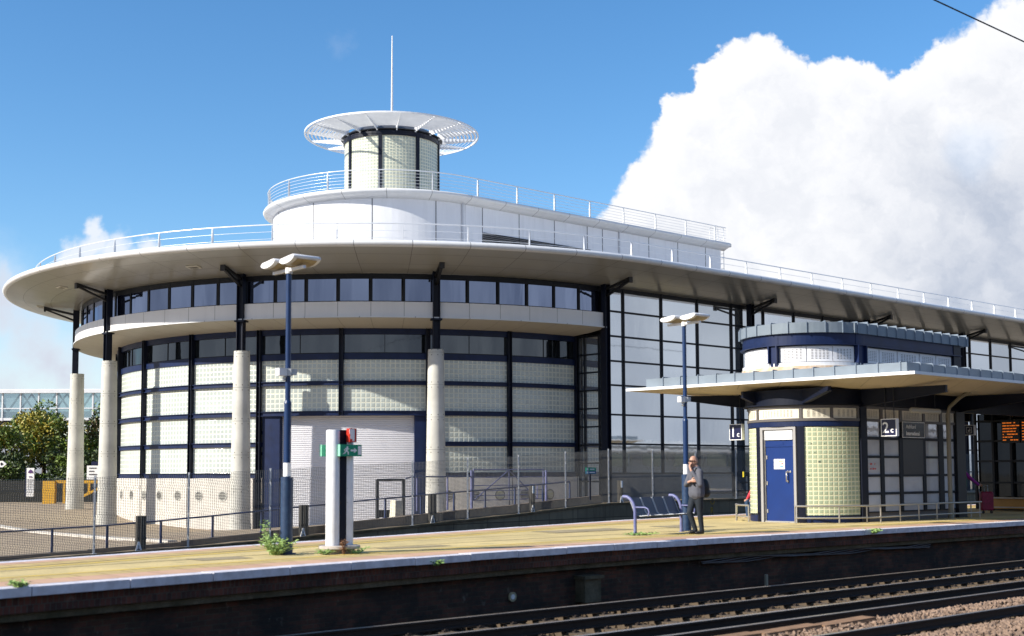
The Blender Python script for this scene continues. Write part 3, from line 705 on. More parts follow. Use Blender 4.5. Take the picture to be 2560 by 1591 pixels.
for k, (px, d, h) in enumerate(((-11.72, 40.0, 1.14), (-6.95, 43.6, 1.13), (-2.75, 47.9, 1.15), (1.13, 52.3, 1.14), (5.10, 56.8, 1.05))):
    s = px*E2[0]+d*E2[1]; o = fence_o(s); z = fence_z(s) - .06
    lab = ['dark upright marker post behind the fence, left of the lamp post with the plants', 'dark marker post between the plant-covered lamp post and the exit sign totem', 'dark marker post just right of the round concrete column base, right of the totem',
           'dark marker post in front of the pale blue field gate', 'dark marker post with a white top plate just left of the metal bench'][k]
    t = thing('marker_post', lab, 'post', SO(s, o-.2, z), group='dark marker posts along the retaining wall')
    g = MB(); g.ebox(SO(s, o-.28, z+h/2), .30 if k < 3 else .20, .16, h); g.ebox(SO(s, o-.17, z+h/2), .12, .05, h-.04); g.make('post', mat('tarred timber', (.035, .03, .022), .7, var=.4, vscale=8), t)
    g = MB(); P = SO(s-.20, o+.02, z+.06); g.face([P-E3*.11, P+E3*.11, P+E3*.03+Z3*.28, P-E3*.03+Z3*.28]); g.face([P+E3*.11+N3*.02*-1, P-E3*.11-N3*.02, P-E3*.03+Z3*.28-N3*.02, P+E3*.03+Z3*.28-N3*.02])
    for q in ((-.11, .11, 0, 0), (.11, .03, 0, .28), (.03, -.03, .28, .28), (-.03, -.11, .28, 0)):
        g.face([P+E3*q[0]+Z3*q[2], P+E3*q[1]+Z3*q[3], P+E3*q[1]+Z3*q[3]-N3*.02, P+E3*q[0]+Z3*q[2]-N3*.02])
    pl = g.make('foot_plate', SIGNW, t)
    g = MB(); g.ebox(P+Z3*.10+N3*.004, .02, .006, .13); g.ebox(P+Z3*.04+N3*.004, .10, .006, .03); g.make('plate_mark', SIGNK, pl)
    if k >= 3: g = MB(); g.ebox(SO(s-.22, o+.05, z+h-.16), .10, .03, .30); g.make('top_plate', SIGNW, t)

# ------------------------------------------------------------------ the round station building
B = thing('station_building', 'large round white and glass station building with sweeping roof and central tower', 'station building', (CB[0], CB[1], -1.2))
A_ALL = -300
full = stations(A_ALL, 0, 96, da=3, rref=22.26, ds=3)
roofprof = [(22.05, 11.35), (22.19, 11.39), (22.26, 11.50), (22.20, 11.62), (22.05, 11.68), (21.2, 11.74), (20.0, 11.86), (16, 12.1), (8, 12.4), (8, 12.3), (16, 12.0), (21.0, 11.5)]
g = MB(); g.sweep(roofprof, full, smooth=True); g.make('roof_edge', NOSE, B)
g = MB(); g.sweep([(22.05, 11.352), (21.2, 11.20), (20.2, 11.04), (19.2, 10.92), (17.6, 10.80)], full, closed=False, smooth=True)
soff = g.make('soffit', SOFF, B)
for a, r in ((-118, 20.4), (-93, 20.2), (-63, 20.2), (-47.5, 20.2)):
    z = float(np.interp(r, [17.6, 19.2, 20.2, 21.2], [10.80, 10.92, 11.04, 11.2])); P = CP(a, r, z-.03); t_ = (CP(a+1, r)-CP(a, r)).normalized(); rr = (CP(a, r+1)-CP(a, r)).normalized(); P.z = z-.03
    rr = (rr + Z3*.13).normalized()
    g = MB(); g.box(P, t_*.32, rr*.20, Z3*.02); v = g.make('soffit_light', mat('light trim', (.62, .60, .52), .4), B)
    g = MB(); g.box(P-Z3*.012, t_*.22, rr*.12, Z3*.02); g.make('lens', mat('light lens', (.16, .15, .12), .3), v)
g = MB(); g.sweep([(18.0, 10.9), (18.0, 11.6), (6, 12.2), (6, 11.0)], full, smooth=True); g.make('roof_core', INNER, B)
# upper window ring
aw = 29.2911
wa = [0 - aw/6*k for k in range(0, 48)]
st = stations(-245, 0, None, rref=18.4)
g = MB(); band(g, st, 17.9, 18.40, 8.72, 9.42, smooth=False); g.make('parapet_band', BANDW, B)
g = MB(); g.sweep([(18.40, 8.66), (18.50, 8.66), (18.50, 8.715), (18.40, 8.715)], st); g.make('parapet_lip', NOSE, B)
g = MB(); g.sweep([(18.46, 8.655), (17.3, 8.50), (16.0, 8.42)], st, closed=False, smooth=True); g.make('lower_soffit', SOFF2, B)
for k in range(len(wa)-1):
    a1, a0_ = wa[k], wa[k+1]
    if a1 < -200: break
    g = MB(); band(g, stations(a0_+.22, a1-.22, da=2, rref=18.05), 18.02, 18.05, 9.50, 10.55, smooth=True); w = g.make('window', GLU, B)
    g = MB(); band(g, stations(a0_+.0, a0_+.36, da=2), 18.0, 18.09, 9.42, 10.80)
    band(g, stations(a0_+.36, a1-.0, da=3), 18.0, 18.085, 9.42, 9.50); band(g, stations(a0_+.36, a1, da=3), 18.0, 18.08, 10.55, 10.80); g.make('frame', FRAME, w)
# lower drum: frame rings, mullions, glass block panels
mull = [0.5 - 15*k for k in range(0, 15)]           # degrees
ring = stations(-210, 0.5, da=2.5)
g = MB()
for z0, z1, r in ((8.14, 8.43, 16.10), (6.90, 7.20, 16.10)): band(g, ring, 15.9, r, z0, z1)
for z0, z1 in ((5.65, 5.86), (4.17, 4.40)): band(g, ring, 15.9, 16.13, z0, z1); band(g, ring, 16.13, 16.20, z0+.0, z0+.03); band(g, ring, 16.13, 16.20, z1-.03, z1)
for z0, z1 in ((2.68, 2.90), (1.16, 1.40)):
    for q in (stations(-210, -59, da=2.5), stations(-29, .5, da=2.5)): band(g, q, 15.9, 16.13, z0, z1); band(g, q, 16.13, 16.20, z1-.03, z1)
g.make('ring_beam', NAVY, B)
for a in mull:
    P = CP(a, 16.12); t_ = (CP(a+1, 16)-CP(a-1, 16)).normalized(); r_ = (CP(a, 17)-CP(a, 16)).normalized()
    zb = 4.2 if abs(a+44.5) < 1 else -1.3
    g = MB(); 
    for q in (-.09, .09): g.box((P.x+t_.x*q, P.y+t_.y*q, (8.43+zb)/2), t_*.015, r_*.13, Z3*(8.43-zb)/2)
    g.box((P.x, P.y, (8.43+zb)/2), t_*.09, r_*.02, Z3*(8.43-zb)/2); g.make('mullion', NAVYD, B)
rows = [(5.86, 6.90), (4.40, 5.65), (2.90, 4.17), (1.40, 2.68)]
for k in range(len(mull)-1):
    a1, a0_ = mull[k]-.36, mull[k+1]+.36
    for z0, z1 in rows:
        if k in (2, 3) and z0 < 4: continue
        g = MB(); band(g, stations(a0_, a1, da=1.9), 15.9, 16.04, z0, z1, smooth=False); g.make('glass_block_panel', GB, B)
    g = MB(); band(g, stations(a0_, a1, da=2), 15.95, 15.98, 7.20, 8.14, smooth=True); w = g.make('clerestory_window', GLD, B)
    g = MB(); am = (a0_+a1)/2; band(g, stations(am-.05, am+.05), 15.98, 16.01, 7.2, 8.14); band(g, stations(a0_, a1, da=2), 15.98, 16.03, 7.20, 7.25); g.make('frame', FRAME, w)
# concrete base with round vents
for q0, q1 in ((-150, -60.3), (-29.5, 0.5)):
    g = MB(); band(g, stations(q0, q1, da=2), 15.6, 16.24, -2.0, 1.155, smooth=False); g.make('concrete_base', CONCB, B)
for a in (-99.55, -93.6, -88.1, -82.7, -77.3, -71.9, -66.5, -26.1, -21.3, -16.6, -11.7, -6.4):
    P = CP(a, 16.245, .28); r_ = (CP(a, 17)-CP(a, 16)).normalized(); t_ = (CP(a+1, 16)-CP(a-1, 16)).normalized()
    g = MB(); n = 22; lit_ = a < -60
    v0 = [P + (t_*cos(2*pi*i/n) + Z3*sin(2*pi*i/n))*.27 + r_*.012 for i in range(n)]; v1 = [P + (t_*cos(2*pi*i/n) + Z3*sin(2*pi*i/n))*.21 + r_*.012 for i in range(n)]; v2 = [v - r_*.16 for v in v1]
    # rim ring proud of the wall, hole disc
    g.idx(v0+v1, [(i, (i+1) % n, n+(i+1) % n, n+i) for i in range(n)]); vent = g.make('round_vent', CONC if lit_ else mat('shaded vent ring', (.22, .20, .17), .7), B)  # rings on the shaded side get a darker colour for the shade
    g = MB(); g.face([P + (t_*cos(2*pi*i/n) + Z3*sin(2*pi*i/n))*.21 + r_*.006 for i in range(n)]); g.make('vent_hole', mat('vent dark', (.05, .045, .04), .8) if lit_ or a not in (-16.6, -6.4) else mat('painted vent glow', (.45, .42, .25), .8), vent)  # glow in two shaded-side holes is only a pale colour
    g = MB()
    for q in range(-2, 3): hw = math.sqrt(.21**2-(q*.075)**2); g.box(P + Z3*q*.075 + r_*.012, t_*hw, r_*.008, Z3*.012)
    g.make('grille', CONC, vent)
# shutter and jambs
g = MB(); band(g, stations(-55.6, -31.8, da=2), 15.60, 15.70, -1.5, 4.17); 
g.make('shutter_back', SHUT, B)
g = MB(); z = -1.35
while z < 4.14:
    g.sweep([(15.70, z), (15.735, z+.012), (15.735, z+.068), (15.70, z+.080)], stations(-55.6, -31.8, da=2), closed=False); z += .105
g.make('roller_shutter', SHUT, B)
for q0, q1 in ((-58.9, -55.6), (-31.8, -29.1)):
    g = MB(); band(g, stations(q0, q1, da=2), 15.5, 16.06, -1.5, 4.17); g.make('shutter_jamb', NAVY, B)
# concrete columns with steel posts and outrigger brackets
def column(a, conc=True, c=None, s=None, zg=-1.4):
    if s is None: P = CP(a, 18.3); r_ = (CP(a, 19)-CP(a, 18)).normalized()
    else: P = BP(s, 18.3); r_ = N3.copy()
    t_ = Vector((-r_.y, r_.x, 0)); col = None
    zb = zc(P.x, P.y)
    if conc:
        g = MB(); zt = 7.18; zs = [zb-.3, zb+.5] + [zb+.5+(zt-zb-.5-.15)*k/5 for k in range(1, 6)] + [zt]
        rad_ = lambda z: .50 - (.50-.375)*(z-zb)/(zt-zb)
        for i in range(len(zs)-1):
            z0, z1 = zs[i], zs[i+1]; g.cyl((P.x, P.y, z0+(.012 if i else 0)), (P.x, P.y, z1), rad_(z0)+(.02 if i == 0 else 0), rad_(z1)+(.02 if i == 0 else 0), n=32)
        g.m = 1
        for z in zs[1:-1]:
            for dz in (-.12, .12):
                for k in range(8):
                    an = 2*pi*k/8+.3; rr = rad_(z+dz)+.001; d = Vector((cos(an), sin(an), 0)); q = Vector((P.x, P.y, z+dz)) + d*rr; g.cyl(q-d*.01, q+d*.006, .028, n=6)
        col = g.make('concrete_column', [CONC, mat('bolt hole', (.16, .15, .13), .6)], B)
        g = MB(); g.cyl((P.x, P.y, zb), (P.x, P.y, zt-.05), .47, .345, n=24); g.make('column_joint', JOINT, col)
    zlo = 7.1 if conc else -.2
    Pc = P + r_*.12
    g = MB()
    for q in (-.15, .15): g.box((Pc.x+t_.x*q, Pc.y+t_.y*q, (zlo+11.0)/2), t_*.018, r_*.16, Z3*(11.0-zlo)/2)
    g.box((Pc.x, Pc.y, (zlo+11.0)/2), t_*.14, r_*.02, Z3*(11.0-zlo)/2)
    po = g.make('steel_post', NAVYD, B)
    g = MB(); a_ = Pc + Z3*10.62 + r_*.1; b_ = P + r_*1.85 + Z3*10.98; c_ = Pc + Z3*10.28 + r_*.1
    g.beam(a_, b_, .18, .12); g.beam(c_, b_ - Z3*.1 - r_*.05, .13, .10); g.box(b_ - Z3*.05, t_*.12, r_*.05, Z3*.17); g.make('roof_bracket', BLACK, po)
    if conc:
        g = MB(); g.box(P + r_*.1 + Z3*8.6, t_*.26, r_*.22, Z3*.04); g.make('collar', NAVYD, po)
for k in range(1, 6): column(-aw*k)
for s in (0, 11.75, 23.5, 35.25, 47, 58.75, 70.5): column(0, conc=False, s=s)
# return wall beside the straight facade
Pa = CP(1.0, 16.1); Pb = BP(.35, 18.05); L = (Pb-Pa).length; d = (Pb-Pa).normalized(); pr = Vector((d.y, -d.x, 0))
g = MB()
for q in (.10, .52, L-.42, L-.10):
    p = Pa + d*q; g.box((p.x, p.y, 3.5), d*.05, pr*.09, Z3*4.95)
z = 8.35
while z > -.5:
    m_ = (Pa+Pb)/2; g.box((m_.x, m_.y, z), d*L/2, pr*.05, Z3*.04); z -= .93
g.make('return_frame', FRAME, B)
g = MB(); m_ = (Pa+Pb)/2; g.box((m_.x, m_.y, 3.5), d*L/2, pr*.012, Z3*4.9); g.make('return_glazing', GLF, B)
# straight facade: one glazed bay between each pair of mullions
ms = [.12, 1.69]
x = 1.69
while x < 88: x += 2.937; ms.append(x)
tr = [1.31, 2.82, 4.31, 5.82, 7.06, 8.34, 9.62]
for i in range(len(ms)-1):
    s0, s1 = ms[i]+.045, ms[i+1]-.045
    g = MB(); band(g, straight(s0, s1), 17.97, 18.0, -.35, 10.85); w = g.make('glazing_bay', GLF, B)
    g = MB(); band(g, straight(s0-.09, s0), 17.95, 18.09, -.35, 10.86)
    for z in tr: band(g, straight(s0, s1), 17.97, 18.06, z-.045, z+.045)
    band(g, straight(s0, s1), 17.97, 18.05, 10.62, 10.86); band(g, straight(s0, s1), 17.97, 18.04, -.35, -.1)
    if i == 4:
        sm = (s0+s1)/2
        for q in (s0+.08, sm, s1-.08): band(g, straight(q-.09, q+.09), 18.0, 18.08, -.1, 1.20)
        for q in (.32, .78): band(g, straight(s0, s1), 18.0, 18.07, q-.03, q+.03)
        band(g, straight(s0, s1), 18.0, 18.07, 1.14, 1.27)
    g.make('frame', FRAME, w)
g = MB(); band(g, straight(.2, 6.6), 18.0, 18.22, -1.3, 1.27); g.make('dado_wall', mat('grey dado', (.16, .155, .15), .7, var=.2), B)
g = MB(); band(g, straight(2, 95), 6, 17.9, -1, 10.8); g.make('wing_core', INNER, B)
# roof railing
def railing(parent, o, z0, hgt, spacing, wires, a_start, s_end, phase, leadin=False, name='roof_railing'):
    R_ = o; st = stations(a_start, 0, s_end, da=2, rref=o, ds=2.5)
    g = MB(); top = [Vector((q[0][0]+q[1][0]*o, q[0][1]+q[1][1]*o, z0+hgt)) for q in st]; g.tube(top, .030, 7); rl = g.make(name, RAILM, parent)
    g = MB()
    for k in range(wires):
        zz_ = z0 + hgt*(k+1)/(wires+1); g.tube([Vector((p.x, p.y, zz_)) for p in top], .011, 5)
    g.make('wire', RAILM, rl)
    u = phase
    while u > rad(a_start)*o: u -= spacing
    u += spacing; proto = None
    while u < s_end:
        P, r_ = (CP(math.degrees(u/o), o), None) if u < 0 else (BP(u, o), None)
        t_ = (CP(math.degrees(u/o)+.5, o)-CP(math.degrees(u/o)-.5, o)).normalized() if u < 0 else E3
        r2 = Vector((t_.y, -t_.x, 0)); g = MB()
        prof = [(-.05, -.1), (.05, -.1), (.06, hgt*.55), (.03, hgt*.92), (0, hgt), (-.03, hgt*.92), (-.06, hgt*.55)]
        for q in (-.02, .02):
            vs = [P + Z3*(z0+z) + r2*x_ + t_*(q-.006) for x_, z in prof] + [P + Z3*(z0+z) + r2*x_ + t_*(q+.006) for x_, z in prof]; n = len(prof)
            g.idx(vs, [tuple(range(n)), tuple(reversed(range(n, 2*n)))] + [(i, n+i, n+(i+1) % n, (i+1) % n) for i in range(n)])
        g.make('post', RAILP, rl); u += spacing
railing(B, 20.6, 11.72, .98, 3.0, 2, -235, 94, -26.06*pi/180*20.6)
# upper storey
up = stations(-185, 0, 23.0, da=3, rref=7.22, ds=3)
g = MB(); band(g, up, 6.9, 7.22, 11.6, 17.0, smooth=False); uw = g.make('upper_wall', WALLW, B)
g = MB(); g.sweep([(7.2, 16.80), (7.78, 17.06), (7.84, 17.17), (7.78, 17.28), (7.2, 17.30), (0, 17.4), (0, 17.2), (7.0, 17.0)], stations(-190, 0, 23.4, da=3, rref=7.84, ds=3), smooth=True); g.make('upper_roof', NOSE, B)
g = MB(); e0 = BP(23.0, 7.22); g.abox(0, 0, 0, 0, 0, 0); g = MB(); g.ebox(BP(22.9, 2, 14.3), .2, 10.4, 5.4); g.make('end_wall', WALLW, B)
g = MB(); g.ebox(BP(23.2, 2, 17.15), .8, 11.4, .22); g.make('end_eave', NOSE, B)
g = MB()
for k in range(18): z = 13.5 + k*.105; band(g, straight(1.32, 10.1), 7.22, 7.30, z, z+.06)
g.make('louvre_strip', mat('louvre dark', (.02, .022, .028), .5), B)
g = MB()
for s in (-.25, 12.75): g.cyl(BP(s, 7.27, 11.6), BP(s, 7.27, 16.9), .05, n=8)
g.make('downpipe', mat('pipe grey', (.5, .52, .56), .4), B)
railing(B, 7.55, 17.25, 1.12, 3.05, 5, -150, 23.2, 0.66*1.0)
g = MB()
for a in (-133, -103.5, -74, -44.6, -15.6): P = CP(a, 7.222, 14.3); t_ = (CP(a+1, 7)-CP(a-1, 7)).normalized(); g.box(P, t_*.028, Z3*2.6, t_.cross(Z3)*.006)
for s in (1.28, 4.15, 7.05, 9.89, 11.25, 15.6, 18.48, 21.36): g.ebox(BP(s, 7.222, 14.3), .055, .012, 5.2)
g.make('panel_joint', mat('joint shadow gap', (.13, .135, .15), .7), uw)
# ladder hoop at the end
g = MB()
for q in (0, .5): P = BP(23.75, 6.9-q, 0); g.tube([P+Z3*12.3, P+Z3*17.3, P+Z3*18.5, P+Z3*18.5-E3*.9, P+Z3*17.5-E3*.9], .022, 6)
for z in np.arange(12.5, 18.5, .35): g.tube([BP(23.75, 6.9, z), BP(23.75, 6.4, z)], .014, 5)
g.make('access_ladder', RAILM, B)
# tower
g = MB(); band(g, stations(-300, 60, da=6, rref=2.93), 2.8, 2.93, 17.3, 21.75, smooth=False); g.make('tower_wall', GBT, B)
g = MB(); band(g, stations(-300, 60, da=6), 2.8, 3.0, 21.62, 21.92); 
g.make('tower_ring', NAVYD, B)
for k in range(8):
    a = 37 - 45*k - 0; th = rad(a) - pi/2; P = Vector((CB[0] + 2.96*cos(th), CB[1] + 2.96*sin(th), 0)); r_ = Vector((cos(th), sin(th), 0)); t_ = Vector((-r_.y, r_.x, 0))
    g = MB(); g.box((P.x, P.y, 19.6), t_*.11, r_*.05, Z3*2.3); g.make('tower_mullion', NAVYD, B)
g = MB(); g.cyl((CB[0], CB[1], 22.0), (CB[0], CB[1], 22.35), 3.15, 2.6, n=40); g.cyl((CB[0], CB[1], 22.35), (CB[0], CB[1], 22.6), 1.5, 1.4, n=24); g.make('tower_cap', mat('dark cap', (.06, .065, .075), .5), B)
crown = MB(); zr = 22.33
crown.sweep([(5.33, zr-.045), (5.41, zr-.045), (5.41, zr+.045), (5.33, zr+.045)], stations(-300, 60, da=4)); cr = crown.make('sunshade_ring', WHITE, B)
for k in range(9):
    r = 3.25 + k*.235; g = MB(); zz_ = zr-.18 + .12*(r-3.2)/2.1
    g.sweep([(r, zz_-.03), (r+.115, zz_+.04), (r+.115, zz_+.052), (r, zz_-.018)], stations(-300, 60, da=4)); g.make('shade_blade', WHITE, cr)
for k in range(16):
    th = rad(22.5*k+11); r_ = Vector((cos(th), sin(th), 0)); t_ = Vector((-r_.y, r_.x, 0)); c0 = Vector((CB[0], CB[1], 0)); g = MB()
    v = [c0+r_*2.95+Z3*(zr-.42), c0+r_*5.35+Z3*(zr-.06), c0+r_*5.35+Z3*(zr+.03), c0+r_*2.95+Z3*(zr+.02)]
    vs = [p-t_*.025 for p in v]+[p+t_*.025 for p in v]; g.idx(vs, [(0, 1, 2, 3), (7, 6, 5, 4), (0, 4, 5, 1), (1, 5, 6, 2), (2, 6, 7, 3), (3, 7, 4, 0)]); g.make('shade_fin', WHITE, cr)
    g = MB(); g.cyl(c0+r_*3.0+Z3*21.9, c0+r_*3.0+Z3*(zr-.1), .05, n=8); g.make('strut', RAILM, cr)
g = MB(); g.cyl((CB[0]+.0, CB[1], 22.5), (CB[0], CB[1], 28.74), .085, .035, n=12); g.make('mast', WHITE, B)

# ------------------------------------------------------------------ platform kiosk with canopy
K = thing('platform_kiosk', 'round ended platform kiosk with glass block walls under a wide zinc edged canopy', 'kiosk', (KC[0], KC[1], 0))
def kst(a0, a1, s1=None, da=4, r=1.65): return stations(a0, a1, s1, c=KC, da=da, rref=r, ds=.6)
def kp(s, o, z=0.0): return BP(s, o, z, KC)
def kc(a, r, z=0.0): return CP(a, r, z, KC)
def kstr(s0, s1): return straight(s0, s1, KC)
g = MB(); band(g, kst(-230, -105.5), 1.45, 1.66, .0, .19); band(g, kst(-65.2, 0), 1.45, 1.66, .0, .19); g.make('plinth', NAVY, K)
g = MB(); band(g, kstr(0, 5.35), 1.40, 1.63, .0, .24); g.make('plinth', mat('grey plinth', (.16, .14, .13), .7), K)
g = MB()
for q0, q1 in ((-111.8, -105.2), (-65.7, -59.4)):
    band(g, kst(q0, q1), 1.45, 1.69, 0, 2.57)
g.make('wall_post', NAVYD, K)
g = MB(); band(g, kst(-2.6, 0, .22), 1.4, 1.72, 0, 3.56); g.make('corner_post', NAVYD, K)
g = MB(); band(g, kstr(4.88, 5.36), 1.35, 1.74, 0, 3.56); g.make('corner_post', BLACK, K)
for q0, q1 in ((-228, -112), (-59.2, -2.8)):
    g = MB(); band(g, kst(q0, q1, da=2.5), 1.55, 1.65, .20, 2.55); gw = g.make('glass_block_wall', GBK, K)
g = MB()
for a, z, w, h in ((-53, 2.1, .04, .03), (-50, 1.86, .03, .02), (-55, 1.86, .02, .02), (-46, 1.62, .06, .04), (-56, 1.26, .06, .03), (-41, 2.1, .02, .02)):
    P = kc(a, 1.652, z); t_ = (kc(a+1, 1.6)-kc(a-1, 1.6)).normalized(); g.box(P, t_*w/2, Z3*h/2, t_.cross(Z3)*.003)
g.make('chipped_block', mat('chip', (.10, .12, .09), .6), gw)
g = MB(); band(g, kst(-228, 0), 1.5, 1.68, 2.57, 2.71); g.make('lintel_band', NAVY, K)
# flat door in the curved wall
ac = rad(-85.3 + A0); dn = Vector((cos(ac), sin(ac), 0)); dt = Vector((-dn.y, dn.x, 0)); DC = Vector((KC[0], KC[1], 0)) + dn*1.58
def dbox(g, x0, x1, z0, z1, y0, y1): return g.box(DC + dt*(x0+x1)/2 + Z3*(z0+z1)/2 + dn*(y0+y1)/2, dt*(x1-x0)/2, dn*(y1-y0)/2, Z3*(z1-z0)/2)
g = MB(); dbox(g, -.55, -.475, 0, 2.56, -.1, .06); dbox(g, .475, .55, 0, 2.56, -.1, .06); dbox(g, -.475, .475, 2.49, 2.56, -.1, .06); dbox(g, -.475, -.44, 0, 2.49, -.1, -.01); dbox(g, .44, .475, 0, 2.49, -.1, -.01); g.make('door_frame', DOORF, K)
g = MB(); dbox(g, -.43, .43, 2.22, 2.475, -.06, .02); tp = g.make('transom_panel', WHITE, K)
g = MB(); 
for q in (-.33, .33): dbox(g, q-.01, q+.01, 2.30, 2.32, .02, .028)
g.make('screw', SLOT, tp)
g = MB(); dbox(g, -.435, .435, 2.03, 2.20, -.06, -.025); dbox(g, -.12, .12, 2.08, 2.15, -.025, -.018); g.make('door_head', DOORB, K)
g = MB(); dbox(g, -.415, .42, .03, 2.02, -.06, -.02); door = g.make('door', DOORB, K)
g = MB(); dbox(g, -.45, .45, 0, .035, -.06, .03); g.make('threshold', DOORF, K)
g = MB()
for q in (1.75, 1.05, .30): dbox(g, -.405, -.375, q-.05, q+.05, -.02, .0)
g.make('hinge', DOORF, door)
g = MB(); g.tube([DC+dt*.25+Z3*1.36-dn*.02, DC+dt*.25+Z3*1.36+dn*.05, DC+dt*.25+Z3*1.10+dn*.05, DC+dt*.25+Z3*1.10-dn*.02], .018, 8); g.make('handle', STAINL, door)
g = MB()
for x_, z in ((.25, 1.36), (.33, 1.36), (.25, 1.10)): g.cyl(DC+dt*x_+Z3*z-dn*.02, DC+dt*x_+Z3*z-dn*.005, .028, n=14)
g.make('lock', STAINL, door)
g = MB(); dbox(g, -.17, .165, 1.43, 1.70, -.02, -.012); nt = g.make('notice', SIGNW, door)
g = MB(); dbox(g, -.03, .11, 1.63, 1.66, -.012, -.009); g.make('notice_line', YEL, nt)
g = MB(); dbox(g, -.02, .04, 1.565, 1.58, -.012, -.009); dbox(g, .06, .12, 1.56, 1.59, -.012, -.009); dbox(g, -.02, .10, 1.54, 1.55, -.012, -.009); g.make('notice_line', RED, nt)
g = MB(); dbox(g, -.03, .12, 1.48, 1.495, -.012, -.009); dbox(g, .02, .12, 1.495, 1.51, -.012, -.009); g.make('notice_line', mat('sign blue', (.02, .22, .55), .4), nt)
# louvre bands
def louvre(parent, st_fn, u0, u1, z0, z1, o, nu, nv, m, curved):
    g = MB(); st_ = kst(u0, u1, da=3) if curved else kstr(u0, u1)
    band(g, st_, o-.03, o, z0, z1); n0 = len(g.f)
    du = (u1-u0)
    for i in range(nu):
        for j in range(nv):
            u = u0 + du*(.12 + .76*(i+.5)/nu); z = z0 + (z1-z0)*(.14+.72*(j+.5)/nv)
            P = kc(u, o, z) if curved else kp(u, o, z); t_ = (kc(u+1, o)-kc(u-1, o)).normalized() if curved else E3; nr = Vector((t_.y, -t_.x, 0))
            w = (rad(du)*o if curved else du)*.76/nu*.62; h = (z1-z0)*.72/nv*.5
            n = 8; g.face([P + nr*.004 + t_*w/2*cos(2*pi*k/n) + Z3*h/2*sin(2*pi*k/n) for k in range(n)])
            g.face([P + nr*.012 + t_*w/2*cos(pi*k/6)*1.1 + Z3*(h*.15 + h*.6*sin(pi*k/6)) for k in range(7)])
    g.mi = [1 if (k >= n0 and (k-n0) % 2 == 0) else 0 for k in range(len(g.f))]
    pn = g.make('louvre_panel', [m, SLOT], parent)
    return pn
g = MB(); band(g, kst(-228, 0, 4.9), 1.5, 1.70, 2.712, 2.78); band(g, kst(-228, 0, 4.9), 1.5, 1.70, 3.06, 3.13); band(g, kst(-228, 0, 4.9), 1.5, 1.62, 2.78, 3.06)
for a in (-109.5, -62, -33.8, -4.5): band(g, kst(a-1.2, a+1.2), 1.62, 1.695, 2.78, 3.06)
for s in (.98, 1.95, 3.17, 4.1): band(g, kstr(s-.06, s+.06), 1.62, 1.695, 2.78, 3.06)
g.make('louvre_frame', mat('bronze frame', (.11, .10, .095), .4), K)
for q0, q1, nu in ((-133, -111, 4), (-107.7, -63.6, 10), (-60.4, -35.4, 4), (-32.2, -6.2, 4)): louvre(K, None, q0, q1, 2.785, 3.055, 1.665, nu, 6, LOUVC, True)
for s0, s1, nu in ((.24, .90, 6), (1.05, 1.88, 8), (2.02, 3.10, 10), (3.24, 4.02, 7), (4.18, 4.86, 6)): louvre(K, None, s0, s1, 2.785, 3.055, 1.665, nu, 6, LOUVC, False)
g = MB(); band(g, kst(-228, 0, 5.36), 1.45, 1.74, 3.14, 3.56); band(g, kst(-228, 0, 5.36), 1.74, 1.80, 3.14, 3.17); g.make('ring_beam', NAVYD, K)
# glazed straight wall
cols = [(.26, .92), (1.09, 1.87), (2.03, 3.09), (3.24, 3.96), (4.22, 4.84)]; rws = [(.27, .72), (.79, 1.21), (1.28, 1.72), (1.79, 2.22), (2.30, 2.71)]
g = MB(); band(g, kstr(.2, 4.9), 1.50, 1.62, .24, 2.712)
xs = [.2] + [x for c in cols for x in c] + [4.9]
for i in range(0, len(xs), 2): band(g, kstr(xs[i], xs[i+1]), 1.62, 1.68, .24, 2.712)
for c in cols:
    zs = [.24] + [z for r in rws for z in r] + [2.712]
    for i in range(0, len(zs), 2): band(g, kstr(*c), 1.62, 1.675, zs[i], zs[i+1])
g.make('window_frame', FRAME, K)
for ci, c in enumerate(cols):
    for ri, r in enumerate(rws):
        if ci == 2 and ri in (2, 3): continue
        g = MB(); band(g, kstr(*c), 1.62, 1.645, r[0], r[1]); w = g.make('window_pane', GLK, K)
        if ci == 0 and ri == 2:
            g = MB()
            for q, z, wd in ((.48, 1.56, .10), (.66, 1.56, .03), (.46, 1.43, .05), (.58, 1.43, .08), (.68, 1.43, .05)):
                g.ebox(kp(q, 1.65, z), wd*.9, .004, .045)
            g.make('red_notice', RED, w)
g = MB(); g.ebox(kp(2.56, 1.66, 1.76), 1.06, .05, .98); g.make('blank_board', mat('charcoal board', (.030, .030, .032), .35), K)
# station name board fixed on the wall
t = thing('station_name_board', 'black name board lettered Ashford International on the kiosk glazing', 'name board', kp(2.5, 1.72, 2.52))
g = MB(); g.ebox(kp(2.49, 1.73, 2.52), 1.16, .05, .44); g.make('board', SIGNK, t)
g = MB()
for dz in (-.215, .215): g.ebox(kp(2.49, 1.757, 2.52+dz), 1.16, .008, .016)
for ds in (-.572, .572): g.ebox(kp(2.49+ds, 1.757, 2.52), .016, .008, .414)
g.make('border', SIGNW, t)
text('Ashford', .155, SIGNW, kp(2.10, 1.758, 2.56), E3, Z3, t, sx=1.0); text('International', .155, SIGNW, kp(2.10, 1.758, 2.37), E3, Z3, t, sx=.88, weight=.003)
